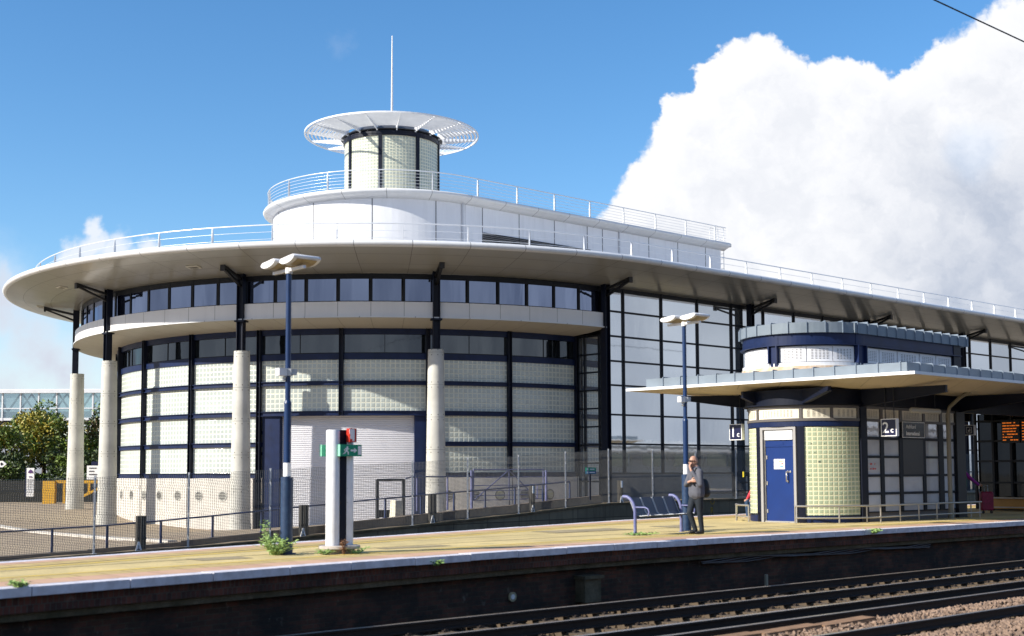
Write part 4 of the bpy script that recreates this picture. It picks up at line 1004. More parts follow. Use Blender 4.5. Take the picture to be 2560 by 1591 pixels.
# downpipe and light
g = MB(); g.cyl(kp(3.95, 2.0, 0), kp(3.95, 2.0, 3.0), .065, n=14); g.tube([kp(3.95, 2.0, 3.0), kp(3.95, 2.05, 3.2), kp(3.75, 2.5, 3.45), kp(3.6, 2.9, 3.6)], .055, 10); g.cyl(kp(3.95, 2.0, 0), kp(3.95, 2.0, .25), .075, n=14); g.make('downpipe', DULL, K)
t = thing('strip_light', 'long pale strip light hanging under the canopy above the name board', 'strip light', kp(1.75, 2.6, 3.0))
g = MB(); g.tube([kp(.95, 2.6, 3.0), kp(1.0, 2.6, 3.0), kp(2.4, 2.6, 3.0), kp(2.46, 2.6, 3.0)], [.04, .075, .075, .04], 12); g.make('housing', mat('dim housing', (.40, .39, .34), .4), t)
g = MB()
for s in (1.2, 2.2): g.cyl(kp(s, 2.6, 3.06), kp(s, 2.6, 3.58), .012, n=6)
g.make('hanger', BLACK, t)
# canopy
OUT = [(-1.95, 4.48), (40, 4.48), (40, -4.40), (-2.75, -4.40)]; 
def poly(pts, z): return [kp(s, o, z) for s, o in pts]
INN = [(-.3, 3.0), (40, 3.0), (40, -3.0), (-1.0, -3.0)]
g = MB(); zi, zo = 3.57, 3.72
a = poly(OUT, zo); b = poly(INN, zi)
for i in range(4):
    j = (i+1) % 4; q = (a[i], a[j], b[j], b[i]); L = (a[j]-a[i]).length; g.face(q, [(0, 0), (L, 0), (L, 1.5), (0, 1.5)])
g.face(b, [(0, 0), (40, 0), (40, 6), (0, 6)]); g.make('canopy_soffit', CREAM, K)
FAS = [(-1.60, 4.06), (40, 4.06), (40, -3.9), (-2.42, -3.9)]
g = MB(); f0 = poly(FAS, 3.80); 
for i in range(4):
    j = (i+1) % 4; o1 = [v + Z3*.075 for v in (a[i], a[j])]
    g.face((a[i], a[j], o1[1], o1[0])); g.face((o1[0], o1[1], f0[j], f0[i]))
g.make('canopy_lip', LIPW, K)
g = MB(); f1 = poly(FAS, 4.06)
for i in range(4):
    j = (i+1) % 4; L = (f0[j]-f0[i]).length; g.face((f0[i], f0[j], f1[j], f1[i]), [(0, 0), (L, 0), (L, .27), (0, .27)])
g.face(f1); fas = g.make('canopy_fascia', ZINC, K)
g = MB()
for i in (0, 3):
    j = (i+1) % 4; p0, p1 = f0[i], f0[j]; L = (p1-p0).length; d = (p1-p0)/L; nr = Vector((d.y, -d.x, 0)); nr = nr if i == 0 else nr
    if (p0 + nr - kp(10, 0)).length < (p0 - kp(10, 0)).length: nr = -nr
    k = 0.6
    while k < min(L, 30):
        P = p0 + d*k; g.box(P + Z3*.135 + nr*.012, d*.011, nr*.016, Z3*.145); g.box(P + Z3*.275 - nr*.5, d*.011, nr*.5, Z3*.02); k += .603
g.make('standing_seam', ZSEAM, fas)
g = MB()
def arm(p0, p1, d0=.40, d1=.10, zt=3.56):
    d = (p1-p0).normalized(); n_ = Vector((d.y, -d.x, 0)); w = .05
    v = [p0+Z3*zt, p1+Z3*zt, p1+Z3*(zt-d1), p0+Z3*(zt-d0)]; vs = [q-n_*w for q in v]+[q+n_*w for q in v]
    m = MB(); m.idx(vs, [(0, 1, 2, 3), (7, 6, 5, 4), (0, 4, 5, 1), (1, 5, 6, 2), (2, 6, 7, 3), (3, 7, 4, 0)])
    m.beam(p0+Z3*(zt-d0-.012), p1+Z3*(zt-d1-.012), .16, .02); m.make('canopy_arm', NAVYD, K)
arm(kc(-172, 1.6), kp(-1.75, -3.2)); arm(kc(-110, 1.6), kp(-2.0, -.75), .40, .16); arm(kc(-62, 1.6), kp(-1.9, 2.0), .42); arm(kc(-1, 1.6), kp(0.1, 4.15), .46, .16)
for s in (5.1, 11.8, 17.5, 23): arm(kp(s, 1.6), kp(s, 4.15), .46, .16)
arm(kp(5.1, 1.6), kp(11.8, 1.6), .45, .45); arm(kp(11.8, 1.6), kp(30, 1.6), .45, .45); arm(kp(5.1, -1.6), kp(11.8, -1.6), .45, .45)
# clerestory
g = MB(); band(g, kst(-228, 0, 5.0), 1.5, 1.82, 4.062, 4.18); g.make('clerestory_base', mat('stained base', (.55, .36, .20), .6, var=.4, vscale=5, col2=(.6, .55, .48)), K)
g = MB(); band(g, kst(-228, 0, 5.0), 1.5, 1.80, 4.182, 4.27); g.make('clerestory_sill', WHITE, K)
g = MB(); band(g, kst(-228, 0, 5.05), 1.5, 1.72, 4.27, 4.72); g.make('clerestory_wall', mat('pale frame', (.55, .55, .56), .4), K)
g = MB(); band(g, kst(-228, 0, 5.10), 1.5, 1.79, 4.742, 5.06); band(g, kst(-228, 0, 5.1), 1.79, 1.86, 4.742, 4.765); g.make('clerestory_beam', NAVY, K)
for q0, q1 in ((-89, -80), (-9.5, 3)):
    g = MB(); band(g, kst(q0, q1), 1.7, 1.80, 4.18, 5.05); band(g, kst(q0+.2, q0+1.4), 1.80, 1.88, 4.27, 4.74); band(g, kst(q1-1.4, q1-.2), 1.80, 1.88, 4.27, 4.74); g.make('clerestory_post', NAVY, K)
g = MB(); band(g, kstr(4.72, 5.12), 1.5, 1.81, 4.1, 5.05); g.make('clerestory_post', NAVYD, K)
for q0, q1 in ((-134, -112), (-111, -90), (-79, -56), (-55, -33), (-32, -10.5)): louvre(K, None, q0, q1, 4.30, 4.70, 1.745, 5 if q0 > -100 else 4, 7, LOUV, True)
for s0, s1 in ((.14, .82), (.88, 1.73), (1.80, 2.88), (2.95, 3.78), (3.84, 4.66)): louvre(K, None, s0, s1, 4.30, 4.70, 1.745, 6, 7, LOUV, False)
g = MB(); band(g, kst(-228, 0, 5.48, da=5), .0, 1.87, 5.06, 5.34); g.ebox(kp(2.5, 0, 5.2), 5.9, 3.7, .26); cf = g.make('clerestory_roof', ZINC, K)
g = MB()
for a in range(-220, -3, 15):
    P = kc(a, 1.885, 5.2); r_ = (kc(a, 2)-kc(a, 1)).normalized(); t_ = Vector((-r_.y, r_.x, 0)); g.box(P, t_*.010, r_*.02, Z3*.145); g.box(P - r_*.42 + Z3*.155, t_*.010, r_*.42, Z3*.022)
for k in range(12):
    P = kp(.12+k*.475, 1.885, 5.2); g.box(P, E3*.010, N3*.02, Z3*.145); g.box(P - N3*1.0 + Z3*.165, E3*.011, N3*1.0, Z3*.032)
g.make('standing_seam', ZSEAM, cf)
g = MB(); g.tube([kp(5.5, 1.3, 4.1), kp(5.45, 1.3, 4.75), kp(5.3, 1.3, 4.78), kp(5.2, 1.3, 4.5)], .025, 6); g.make('hoop_rail', STAINL, K)
g = MB(); band(g, kst(-228, 0, 5.2), 0.2, 1.5, .05, 3.55); g.ebox(kp(2.6, 0, 1.8), 5.2, 2.9, 3.5); g.make('core', INNER, K)
# low guard rails
def guard(lab, pts, posts):
    t = thing('guard_rail', lab, 'guard rail', pts[0])
    for z, r in ((.45, .026), (.14, .022)):
        g = MB(); g.tube([p+Z3*z for p in pts], r, 8); g.make('rail', STAINL, t)
    for p in posts: g = MB(); g.cyl(p, p+Z3*.45, .022, n=8); g.make('post', STAINL, t)
guard('short low steel guard rail at the left end of the kiosk, left of the door', [kc(a, 2.05) for a in range(-150, -106, 6)], [kc(-150, 2.05), kc(-136, 2.05), kc(-108, 2.05)])
ps = [kc(a, 2.05) for a in np.arange(-66, 1, 6)] + [kp(s, 2.05) for s in (1, 2, 3, 4, 5, 5.6)]
guard('long low steel guard rail curving round the kiosk from the blue door to the right', ps, [kc(-66, 2.05), kc(-34, 2.05), kc(-10, 2.05)] + [kp(s, 2.05) for s in (.25, 1.2, 2.15, 3.1, 4.0, 5.0, 5.5)])
# hanging platform signs
def hang_sign(lab, c, w, h, zt, big, small):
    t = thing('platform_sign', lab, 'platform sign', (c[0], c[1], c[2]))
    c = Vector(c); g = MB(); g.box(c, N3*w/2, Z3*h/2, E3*.06); g.make('sign_box', SIGNW, t)
    f = c - E3*.0625; g = MB(); g.box(f, N3*(w/2-.022), Z3*(h/2-.022), E3*.003); g.make('sign_face', SIGNN, t)
    if big:
        text(big, h*.86, SIGNW, f - E3*.004 - N3*w*.40 - Z3*h*.29, N3, Z3, t, weight=.004); text(small, h*.46, SIGNW, f - E3*.004 + N3*w*.12 - Z3*h*.29, N3, Z3, t, weight=.004)
    else:
        g = MB(); q = f - E3*.004
        for a_, b_, cc, dd in ((-.09, 0, .006, .09), (.09, 0, .006, .09), (0, .09, .09, .006), (0, -.09, .09, .006), (.03, 0, .012, .05), (-.02, -.02, .012, .03)): g.box(q + N3*a_ + Z3*b_, N3*cc, Z3*dd, E3*.002)
        g.make('pictogram', SIGNW, t)
    g = MB()
    for x_ in ((-w*.28, w*.28) if big else (0,)): g.cyl(c + N3*x_ + Z3*h/2, Vector((c.x+N3.x*x_, c.y+N3.y*x_, zt)), .012, n=6)
    g.make('hanger', BLACK, t)
hang_sign('square navy sign reading 1c, hanging left of the kiosk in front of the glass facade', (6.46, 36.0, 2.50), .45, .46, 3.57, '1', 'c')
hang_sign('square navy sign reading 2c, hanging in front of the kiosk glazing', (9.96, 33.0, 2.51), .46, .46, 3.57, '2', 'c')
hang_sign('small black lift pictogram sign hanging in the dark waiting area', (14.63, 40.0, 2.66), .34, .33, 3.5, None, None)
# second enclosure, further along under the canopy
t = thing('waiting_room', 'dark glazed waiting room under the canopy beyond the kiosk, right edge', 'waiting room', kp(18, 0, 0))
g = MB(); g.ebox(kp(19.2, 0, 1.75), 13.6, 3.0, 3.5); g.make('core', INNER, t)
g = MB()
for o in np.linspace(-1.65, 1.65, 6): g.ebox(kp(12.25, float(o), 1.78), .10, .08, 3.5)
for z in (.2, .95, 1.7, 2.4, 3.1): g.ebox(kp(12.26, 0, z), .07, 3.3, .07)
for s in np.arange(12.3, 26, 1.2): g.ebox(kp(float(s), 1.62, 1.75), .08, .10, 3.5)
for z in (.2, .95, 1.7, 2.4, 3.1): g.ebox(kp(19, 1.62, z), 13.6, .07, .07)
g.make('frame', FRAME, t)
for i in range(5):
    o = -1.32 + .66*i
    g = MB(); g.ebox(kp(12.36, o, 1.75), .03, .58, 3.2); g.make('window_pane', GLW, t)
for s in np.arange(12.9, 25.5, 1.2): g = MB(); g.ebox(kp(float(s), 1.57, 1.75), 1.1, .03, 3.2); g.make('window_pane', GLW, t)
t = thing('departure_board', 'hanging departure board with glowing orange dot text in the dark waiting area', 'departure board', kp(10.9, .6, 2.7))
for k, (o0, lab) in enumerate(((.06, 0), (.74, 0), (1.42, 0))):
    g = MB(); g.ebox(kp(10.9, o0+.31, 2.66), .14, .64, .74); cs = g.make('casing', BLACK, t)
    g = MB(); rr = np.random.default_rng(5+k)
    for row in range(7):
        x_ = .04; first = True
        while x_ < .50:
            w = rr.uniform(.03, .14)
            if first or rr.random() < .75: 
                for q in (-.009, .009): g.ebox(kp(10.82, o0+x_+w/2, 2.96 - row*.095 + q), .004, w, .011)
            x_ += w + rr.uniform(.012, .03); first = False
    g.make('dot_text', mat('amber dots', (.9, .25, .03), .5, emis=(1.0, .22, .02), estr=.55), cs)
    g = MB(); g.cyl(kp(10.9, o0+.31, 3.0), kp(10.9, o0+.31, 3.55), .02, n=6); g.make('hanger', BLACK, t)
t = thing('wooden_bench', 'varnished orange wooden bench in the dark waiting area, right edge', 'bench', kp(11.6, .3, 0))
g = MB(); g.ebox(kp(11.6, .5, .44), .42, 2.8, .05); g.make('seat', mat('orange wood', (.50, .24, .04), .45, var=.2), t)
g = MB(); g.ebox(kp(11.5, .5, .24), .05, 2.8, .34); g.make('front_board', mat('orange wood', (.50, .24, .04), .45), t)
for o in (-.8, .5, 1.8): g = MB(); g.ebox(kp(11.65, o, .2), .3, .06, .42); g.make('leg', BLACK, t)
guard('low steel guard rail in the dark waiting area in front of the orange bench', [kp(10.9, -.6), kp(10.9, 1.0), kp(10.9, 2.3)], [kp(10.9, -.6), kp(10.9, .8), kp(10.9, 2.3)])
for s in (14.6, 20.5):
    t = thing('canopy_post', ['dark round post under the canopy at the right edge', 'second dark round post under the canopy, farther right'][s > 15], 'post', kp(s, 2.6, 0)); g = MB(); g.cyl(kp(s, 2.6, 0), kp(s, 2.6, 3.56), .09, n=14); g.make('shaft', NAVYD, t); g = MB(); g.cyl(kp(s, 2.6, 0), kp(s, 2.6, .03), .16, n=14); g.make('foot', NAVYD, t)

# ------------------------------------------------------------------ lamp posts
def lamp_post(x, y, lab, boxes):
    t = thing('lamp_post', lab, 'lamp post', (x, y, 0), group='twin headed blue lamp posts on the platform', world=False)
    g = MB(); g.cyl((0, 0, 0), (0, 0, 1.30), .105, n=18); g.cyl((0, 0, 0), (0, 0, .02), .16, n=18); g.make('base_sleeve', POLES, t)
    g = MB(); g.cyl((0, 0, 1.30), (0, 0, 2.55), .062, n=14); g.cyl((0, 0, 2.55), (0, 0, 2.60), .068, .05, n=14); g.cyl((0, 0, 2.6), (0, 0, 4.86), .046, n=14); g.make('pole', POLEB, t)
    g = MB(); g.cyl((0, 0, 1.31), (0, 0, 1.54), .066, n=16); g.make('number_label', SIGNW, t)
    g = MB(); g.beam(-N3*.5+Z3*4.84, N3*.5+Z3*4.84, .05, .05); g.cyl((0, 0, 4.78), (0, 0, 4.88), .06, n=12); g.make('cross_arm', HEADW, t)
    for k, o in enumerate((-.31, .31)):
        c = N3*o + Z3*4.98 + E3*.03
        prof = []; n = 12; ti = rad(6)
        for i in range(n+1):
            a_ = pi + pi*i/n; prof.append((cos(a_)*.25, sin(a_)*.088 + .0))
        prof += [(.20, .035), (-.20, .035)]
        prof = [(q[0]*cos(ti)-q[1]*sin(ti), q[0]*sin(ti)+q[1]*cos(ti)) for q in prof]
        m = MB(); V = []
        for e_, sc in ((-.27, .93), (-.24, 1), (.24, 1), (.27, .93)):
            V += [c + E3*e_ + N3*a_*sc + Z3*b_*sc for a_, b_ in prof]
        q = len(prof); m.idx(V, [(r*q+i, r*q+(i+1) % q, (r+1)*q+(i+1) % q, (r+1)*q+i) for r in range(3) for i in range(q)], True)
        m.face(V[:q]); m.face(list(reversed(V[3*q:])))
        hd = m.make('lamp_head', HEADW, t)
        m = MB(); P = []
        for i in range(2, 11):
            a_ = pi + pi*i/12; b_ = (cos(a_)*.256, sin(a_)*.093); P.append((b_[0]*cos(ti)-b_[1]*sin(ti), b_[0]*sin(ti)+b_[1]*cos(ti)))
        V = [c + E3*e_ + N3*a_ + Z3*b_ for e_ in (-.20, .20) for a_, b_ in P]; q = len(P)
        m.idx(V, [(i, i+1, q+i+1, q+i) for i in range(q-1)], True); m.make('diffuser', BULB, hd)
    if boxes:
        g = MB(); zb = boxes
        g.ebox(-N3*.0-E3*.13+Z3*zb, .15, .12, .13); g.make('camera_box', HEADW, t)
        g = MB(); g.ebox(E3*.10+Z3*(zb+.01), .10, .09, .10); g.beam(Z3*(zb-.06), Z3*(zb+.06), .13, .13); g.cyl(Z3*(zb-.14)-E3*.09, Z3*(zb-.05)-E3*.05, .03, n=8); g.make('speaker_box', GALV, t)
    return t
lamp_post(-3.82, 21.28, 'blue twin headed lamp post with weeds round its foot, left of the exit sign totem', 3.08)
lamp_post(4.05, 29.25, 'blue twin headed lamp post beside the bench, directly left of the standing man', 3.05)

# ------------------------------------------------------------------ exit sign totem
t = thing('sign_totem', 'white and navy totem with green exit sign and red top sign on the platform', 'sign totem', (-2.96, 21.54, 0), world=False)
for k, (d, r) in enumerate(((-.145, .115), (.155, .10))):
    g = MB(); c = E3*d; n = 24
    ring = [(r*cos(2*pi*i/n)*(1.0), r*1.05*sin(2*pi*i/n)) for i in range(n)]
    V = [c + E3*a_ + N3*b_ + Z3*z for z in (.10, 2.08, 2.10) for a_, b_ in [(p*(1 if z < 2.09 else .9), q*(1 if z < 2.09 else .9)) for p, q in ring]]
    g.idx(V, [(r_*n+i, r_*n+(i+1) % n, (r_+1)*n+(i+1) % n, (r_+1)*n+i) for r_ in range(2) for i in range(n)], True); g.face(V[2*n:]); g.make('white_half', HEADW, t)
g = MB(); g.ebox(Z3*1.05+E3*.03, .15, .15, 2.10); g.make('navy_core', NAVYD, t)
g = MB()
for z in (1.42, .86, 1.1):
    for d in (-.03, .10): g.ebox(Z3*z + E3*d + N3*.08, .012, .012, .014)
g.make('bolt', SLOT, t)
g = MB(); n = 36
for z0, z1, r0, r1 in ((.075, .085, .30, .355), (.085, .125, .355, .355), (.125, .135, .355, .34)): g.cyl((0, 0, z0), (0, 0, z1), r0, r1, n=n)
g.cyl((0, 0, 0), (0, 0, .08), .20, n=24); g.make('base_disc', mat('worn metal disc', (.55, .48, .42), .5, var=.3, vscale=7), t)
def exit_box(lab, o, ds, parent_w=.44):
    b = MB(); c = E3*ds + N3*o + Z3*1.75; b.ebox(c, .44, .07, .20); bx = b.make('exit_sign', GREEN, t)
    m = MB(); m.ebox(c - E3*.2215, .004, .066, .196); m.make('sunlit_end', GREENL, bx)  # sun on the left end face, painted as a paler green
    f = c + N3*.0365*(1 if o > 0 else -1); m = MB(); y = N3*.002
    def q(a_, b_, w, h, r=0): 
        ca, sa = cos(r), sin(r); m.box(f + E3*a_ + Z3*b_, (E3*ca+Z3*sa)*w/2, (-E3*sa+Z3*ca)*h/2, y)
    q(.175, 0, .065, .15); q(.03, 0, .075, .03)
    m.face([f + y + E3*a_ + Z3*b_ for a_, b_ in ((.06, .045), (.125, 0), (.06, -.045), (.06, -.015), (.06, .015))])
    m.cyl(f + E3*-.075 + Z3*.055 - y, f + E3*-.075 + Z3*.055 + y, .016, n=12)
    for a_, b_, w, h, r in ((-.088, .015, .03, .062, -.35), (-.066, -.022, .05, .018, -.9), (-.058, -.055, .018, .04, .2), (-.112, -.028, .055, .018, .75), (-.142, -.052, .04, .014, .1), (-.060, .022, .045, .013, .45), (-.116, .025, .04, .013, .9), (-.132, .0, .03, .012, -.8)): q(a_, b_, w, h, r)
    m.make('running_figure', SIGNW, bx)
exit_box('', .165, .09); exit_box('', -.165, -.065)
g = MB(); c = E3*.125 + N3*.155 + Z3*2.01; g.ebox(c, .135, .10, .235); rs = g.make('red_sign', RED, t)
g = MB(); f = c + N3*.053 - E3*.012; g.ebox(f + Z3*.02, .085, .004, .17); g.ebox(f + Z3*.06 - E3*.025, .07, .005, .08); g.ebox(f - Z3*.07 + E3*.02, .04, .005, .06); g.make('white_symbol', SIGNW, rs)
g = MB(); g.ebox(c + N3*.012 + E3*.0685, .004, .10, .24); g.make('side_plate', GALV, rs)

# ------------------------------------------------------------------ bench
b0 = Vector((2.66, 27.31, 0)); b1 = Vector((3.86, 28.80, 0)); Lb = (b1-b0).normalized(); Fb = Vector((Lb.y, -Lb.x, 0)); LL = (b1-b0).length
t = thing('metal_bench', 'lilac blue tube framed bench with grey perforated seats beside the lamp post', 'bench', b0)
for e_ in (b0, b1):
    g = MB(); pts = [e_, e_+Z3*.50, e_+Z3*.60-Fb*.01, e_+Z3*.70-Fb*.05, e_+Z3*.78-Fb*.12, e_+Z3*.825-Fb*.20, e_+Z3*.83-Fb*.31]; g.tube(pts, .036, 10)
    g.cyl(e_, e_+Z3*.012, .06, n=12); fr = g.make('side_frame', LILAC, t)
    g = MB(); g.tube([e_+Z3*.60, e_+Z3*.60+Fb*.26, e_+Z3*.57+Fb*.33, e_+Z3*.50+Fb*.36, e_+Z3*.42+Fb*.34], .017, 8); g.make('armrest', LILAC, fr)
g = MB(); g.beam(b0+Z3*.40+Fb*.0, b1+Lb*.45+Z3*.40, .05, .04); g.beam(b0+Z3*.79-Fb*.22, b1+Z3*.79-Fb*.22, .04, .03); g.make('cross_rail', mat('dark rail paint', (.03, .035, .09), .45), t)
for k in range(4):
    a_ = b0 + Lb*(.06+k*(LL-.06)/4+.01); w = (LL-.06)/4-.035; g = MB()
    prof = [(.36, .425), (.34, .43), (.10, .405), (.0, .41), (-.06, .47), (-.12, .62), (-.20, .80)]
    V = [a_ + Lb*x_ + Fb*f_ + Z3*z for x_ in (0, w) for f_, z in prof] + [a_ + Lb*x_ + Fb*(f_-.012) + Z3*(z-.012) for x_ in (0, w) for f_, z in prof]
    q = len(prof); g.idx(V, [(i, i+1, q+i+1, q+i) for i in range(q-1)], True); g.idx(V, [(2*q+i, 3*q+i, 3*q+i+1, 2*q+i+1) for i in range(q-1)], True)
    for x0 in (0, q): g.idx(V, [(x0+i, x0+i+1, 2*q+x0+i+1, 2*q+x0+i) for i in range(q-1)])
    for j in (0, q-1): g.idx(V, [(j, q+j, 3*q+j, 2*q+j)])
    sp = g.make('seat_panel', BENCHS, t)
    g = MB()
    for x_ in (0, w): g.tube([a_ + Lb*x_ + Fb*(f_+.004) + Z3*(z+.004) for f_, z in prof], .009, 5)
    g.make('seat_edge', GALV, sp)

# ------------------------------------------------------------------ field gate, pale stones, cabinets behind the fence
def gp_(s, z=0, off=-1.5): P = SO(s, fence_o(s)+off); P.z = fence_z(s)+.30+z; return P
t = thing('field_gate', 'faded blue seven bar field gate behind the mesh fence below the round building', 'gate', gp_(35))
s0, s1 = 33.0, 37.6
def gl(s, z): return SO(s, fence_o(s)-1.6, .18 + z)
for s, h in ((s0, 1.42), (s1+.15, 1.42)): g = MB(); P = gl(s, 0); g.cyl((P.x, P.y, -.6), (P.x, P.y, h+.05), .055, n=12); g.make('gate_post', LILAC, t)
g = MB()
for z in (1.32, 1.0, .66, .44, .24, .05): g.tube([gl(s0+.1, z), gl(s1, z)], .028 if z > 1.2 else .018, 7)
for s in (s0+.12, (s0+s1)/2, s1-.45, s1-.05): g.tube([gl(s, .05), gl(s, 1.32 if s != s1-.45 else .66)], .022, 7)
g.tube([gl(s0+.12, .05), gl((s0+s1)/2, 1.30), gl(s1-.45, .05)], .026, 7); g.make('bars', LILAC, t)
t = thing('steel_barrier', 'plain blue tubular barrier against the round building, left of the field gate', 'barrier', gl(30, 0))
g = MB(); g.tube([gl(29.3, .98), gl(29.6, 1.04), gl(33.0, 1.04)], .03, 8); g.make('top_rail', HRAIL, t)
for s in (29.9, 31.6): g = MB(); g.cyl(gl(s, -.3), gl(s, 1.03), .035, n=8); g.make('leg', LILAC, t)
g = MB(); P = gl(28.8, -.28); V = [P + E3*a_ + N3*b_ + Z3*z for z, k in ((-.35, 1), (.42, .8)) for a_, b_ in ((-.2*k, -.2*k), (.2*k, -.2*k), (.2*k, .2*k), (-.2*k, .2*k))]
g.idx(V, [(0, 3, 2, 1), (4, 5, 6, 7), (0, 1, 5, 4), (1, 2, 6, 5), (2, 3, 7, 6), (3, 0, 4, 7)]); tag(g.make('concrete_stub', mat('pale stub', (.72, .68, .55), .8, var=.1)), 'short pale tapered concrete stub between handrail and field gate', 'concrete stub')  # one plain pale concrete tone
t = thing('fire_notice', 'small green and blue notice on the frame above the field gate', 'notice', gl(37.6, 1.6))
c = Vector((3.28, 52.4, 1.50)); g = MB(); g.ebox(c, .58, .03, .14); g.make('green_plate', GREEN, t)
g = MB(); g.ebox(c-Z3*.135, .58, .03, .12); g.make('blue_plate', mat('notice blue', (.01, .10, .22), .4), t)
g = MB(); g.ebox(c + N3*.018 - E3*.22, .08, .006, .09); g.ebox(c + N3*.018 + E3*.06, .26, .006, .04); g.ebox(c + N3*.018 + E3*.06 - Z3*.135, .32, .006, .035); g.ebox(c + N3*.018 - E3*.22 - Z3*.135, .09, .006, .08); g.make('lettering', SIGNW, t)
g = MB(); g.ebox(Vector((c.x, c.y, .9)) - N3*.05, .06, .05, 1.35); g.make('support', NAVYD, t)
g = MB(); P = Vector((-5.55, 44.6, 0)); z0 = fence_z(float(np.dot((P.x, P.y), E2)))
t = thing('equipment_cabinet', 'cream equipment cabinet half hidden behind the exit sign totem', 'cabinet', (P.x, P.y, z0))
cc = Vector((-6.05, 44.2, 0)); g.ebox((cc.x, cc.y, .05), .75, .5, 1.0); g.make('cabinet_body', mat('cream paint', (.72, .65, .52), .5, var=.1), t)
g = MB(); g.ebox((cc.x+.1, cc.y, -.75), .10, .10, .7); g.make('cabinet_leg', NAVY, t)
g = MB(); g.ebox(Vector((cc.x, cc.y, .02)) + N3*.26 + E3*.08, .10, .02, .08); g.make('latch', SIGNK, t)
g = MB(); 
t = thing('goal_frame', 'small dark square tube frame standing before the roller shutter', 'frame', (-4.9, 50.5, -.4))
for q in (0, 1.3): P = Vector((-5.4, 50.2, 0)) + E3*q; g.cyl((P.x, P.y, -.8), (P.x, P.y, 1.12), .07, n=10)
P = Vector((-5.4, 50.2, 1.1)); g.tube([P, P+E3*1.3], .05, 8); g.ebox(P+E3*.6-Z3*1.35, 1.3, .05, .3); g.make('tube_frame', BLACK, t)
g = MB(); P = SO(17.25, fence_o(17.25)+.16, -.92)
for k, (s, lt) in enumerate(((float(np.dot((-5.35, 45.2), E2)), 0),)):
    P = SO(s, fence_o(s)+.15, fence_z(s)-.35); g.cyl(P, P+N3*.02, .13, n=20)
tag(g.make('limit_sign', mat('amber plate', (.75, .40, .02), .5)), 'small round amber plate on the retaining wall just above the platform edge', 'plate')
for lab, s, ch, z in (('faded yellow letter O painted high on the retaining wall right of the man', 47.35, 'O', -.20), ('faded yellow letter R painted low on the retaining wall right of the man', 47.35, 'R', -.62)):
    t = thing('painted_letter', lab, 'painted letter', SO(s, fence_o(s)+.15, z)); text(ch, .42, mat('faded yellow', (.42, .27, .02), .9, var=.5, vscale=9), SO(s, fence_o(s)+.150, z), E3, Z3, t, depth=.004)
g = MB(); g.ebox(Vector((11.10, 60.2, 1.25)), .10, .05, .26); tag(g.make('warning_sign', mat('warning yellow', (.7, .55, .02), .5)), 'tiny yellow striped warning plate beside the kiosk left edge', 'warning sign')
# overhead wire
g = MB(); g.tube([SO(s, -14.7, 12.235) for s in range(-10, 90, 4)], .020, 6)
tag(g.make('overhead_wire', BLACK), 'thick black overhead wire crossing the top right corner of the sky', 'overhead wire')

# ------------------------------------------------------------------ weeds
def weed(name, lab, pos, n, h, spread, m, cat='weed', bias=None):
    g = MB(); pos = Vector(pos); rr = np.random.default_rng(int(abs(pos.x)*100)+n)
    for k in range(n):
        an = rr.uniform(0, 2*pi); ln = h*rr.uniform(.4, 1.1); le = rr.uniform(.1, 1.0)*spread; base = pos + Vector((cos(an), sin(an), 0))*rr.uniform(0, .06); tip = base + Vector((cos(an)*le, sin(an)*le, ln))
        mid = base.lerp(tip, .5) + Z3*ln*.22; pts = [base, mid, tip]; g.tube(pts, [.006, .004, .002], 4, caps=False)
        for j in range(int(9*ln/.3)+3):
            f = rr.uniform(.15, 1); P = base.lerp(mid, f*2) if f < .5 else mid.lerp(tip, f*2-1); a2 = rr.uniform(0, 2*pi); L = rr.uniform(.035, .085); d = Vector((cos(a2), sin(a2), rr.uniform(-.2, .6))).normalized(); w = d.orthogonal().normalized()*L*.20
            g.face([P, P+d*L*.5+w, P+d*L, P+d*L*.5-w])
    return tag(g.make(name, m), lab, cat)
weed('leafy_weed', 'bushy light green weed growing round the foot of the left lamp post', (-3.95, 21.05, 0), 48, .28, .46, WEED)
weed('leafy_weed', 'tall thin weed shoots climbing the blue lamp post sleeve', (-4.02, 21.12, 0), 9, .55, .26, WEED)
weed('leafy_weed', 'low green weeds at the left foot of the exit sign totem', (-3.14, 21.15, 0), 22, .10, .20, WEED)
weed('leafy_weed', 'small green weed at the right foot of the exit sign totem', (-2.66, 21.35, 0), 16, .11, .20, WEED)
weed('dry_weed', 'reddish dry weed stalks against the exit sign totem', (-2.84, 21.20, 0), 9, .26, .10, WEEDR)
weed('leafy_weed', 'small weed growing from the coping joint below the kiosk', SO(25.7, near_o(25.7)+.05, -.08), 40, .10, .22, WEED)
weed('leafy_weed', 'thin grass tufts at the left leg of the metal bench', (2.75, 27.25, 0), 40, .05, .45, WEED)
weed('leafy_weed', 'small green tuft on the platform edge at the far left', SO(5.6, near_o(5.6)-.05, 0), 26, .07, .14, WEED)
weed('leafy_weed', 'tiny weed hanging from a coping joint right of the totem', SO(12.6, near_o(12.6)+.06, -.14), 14, .08, .08, WEED)

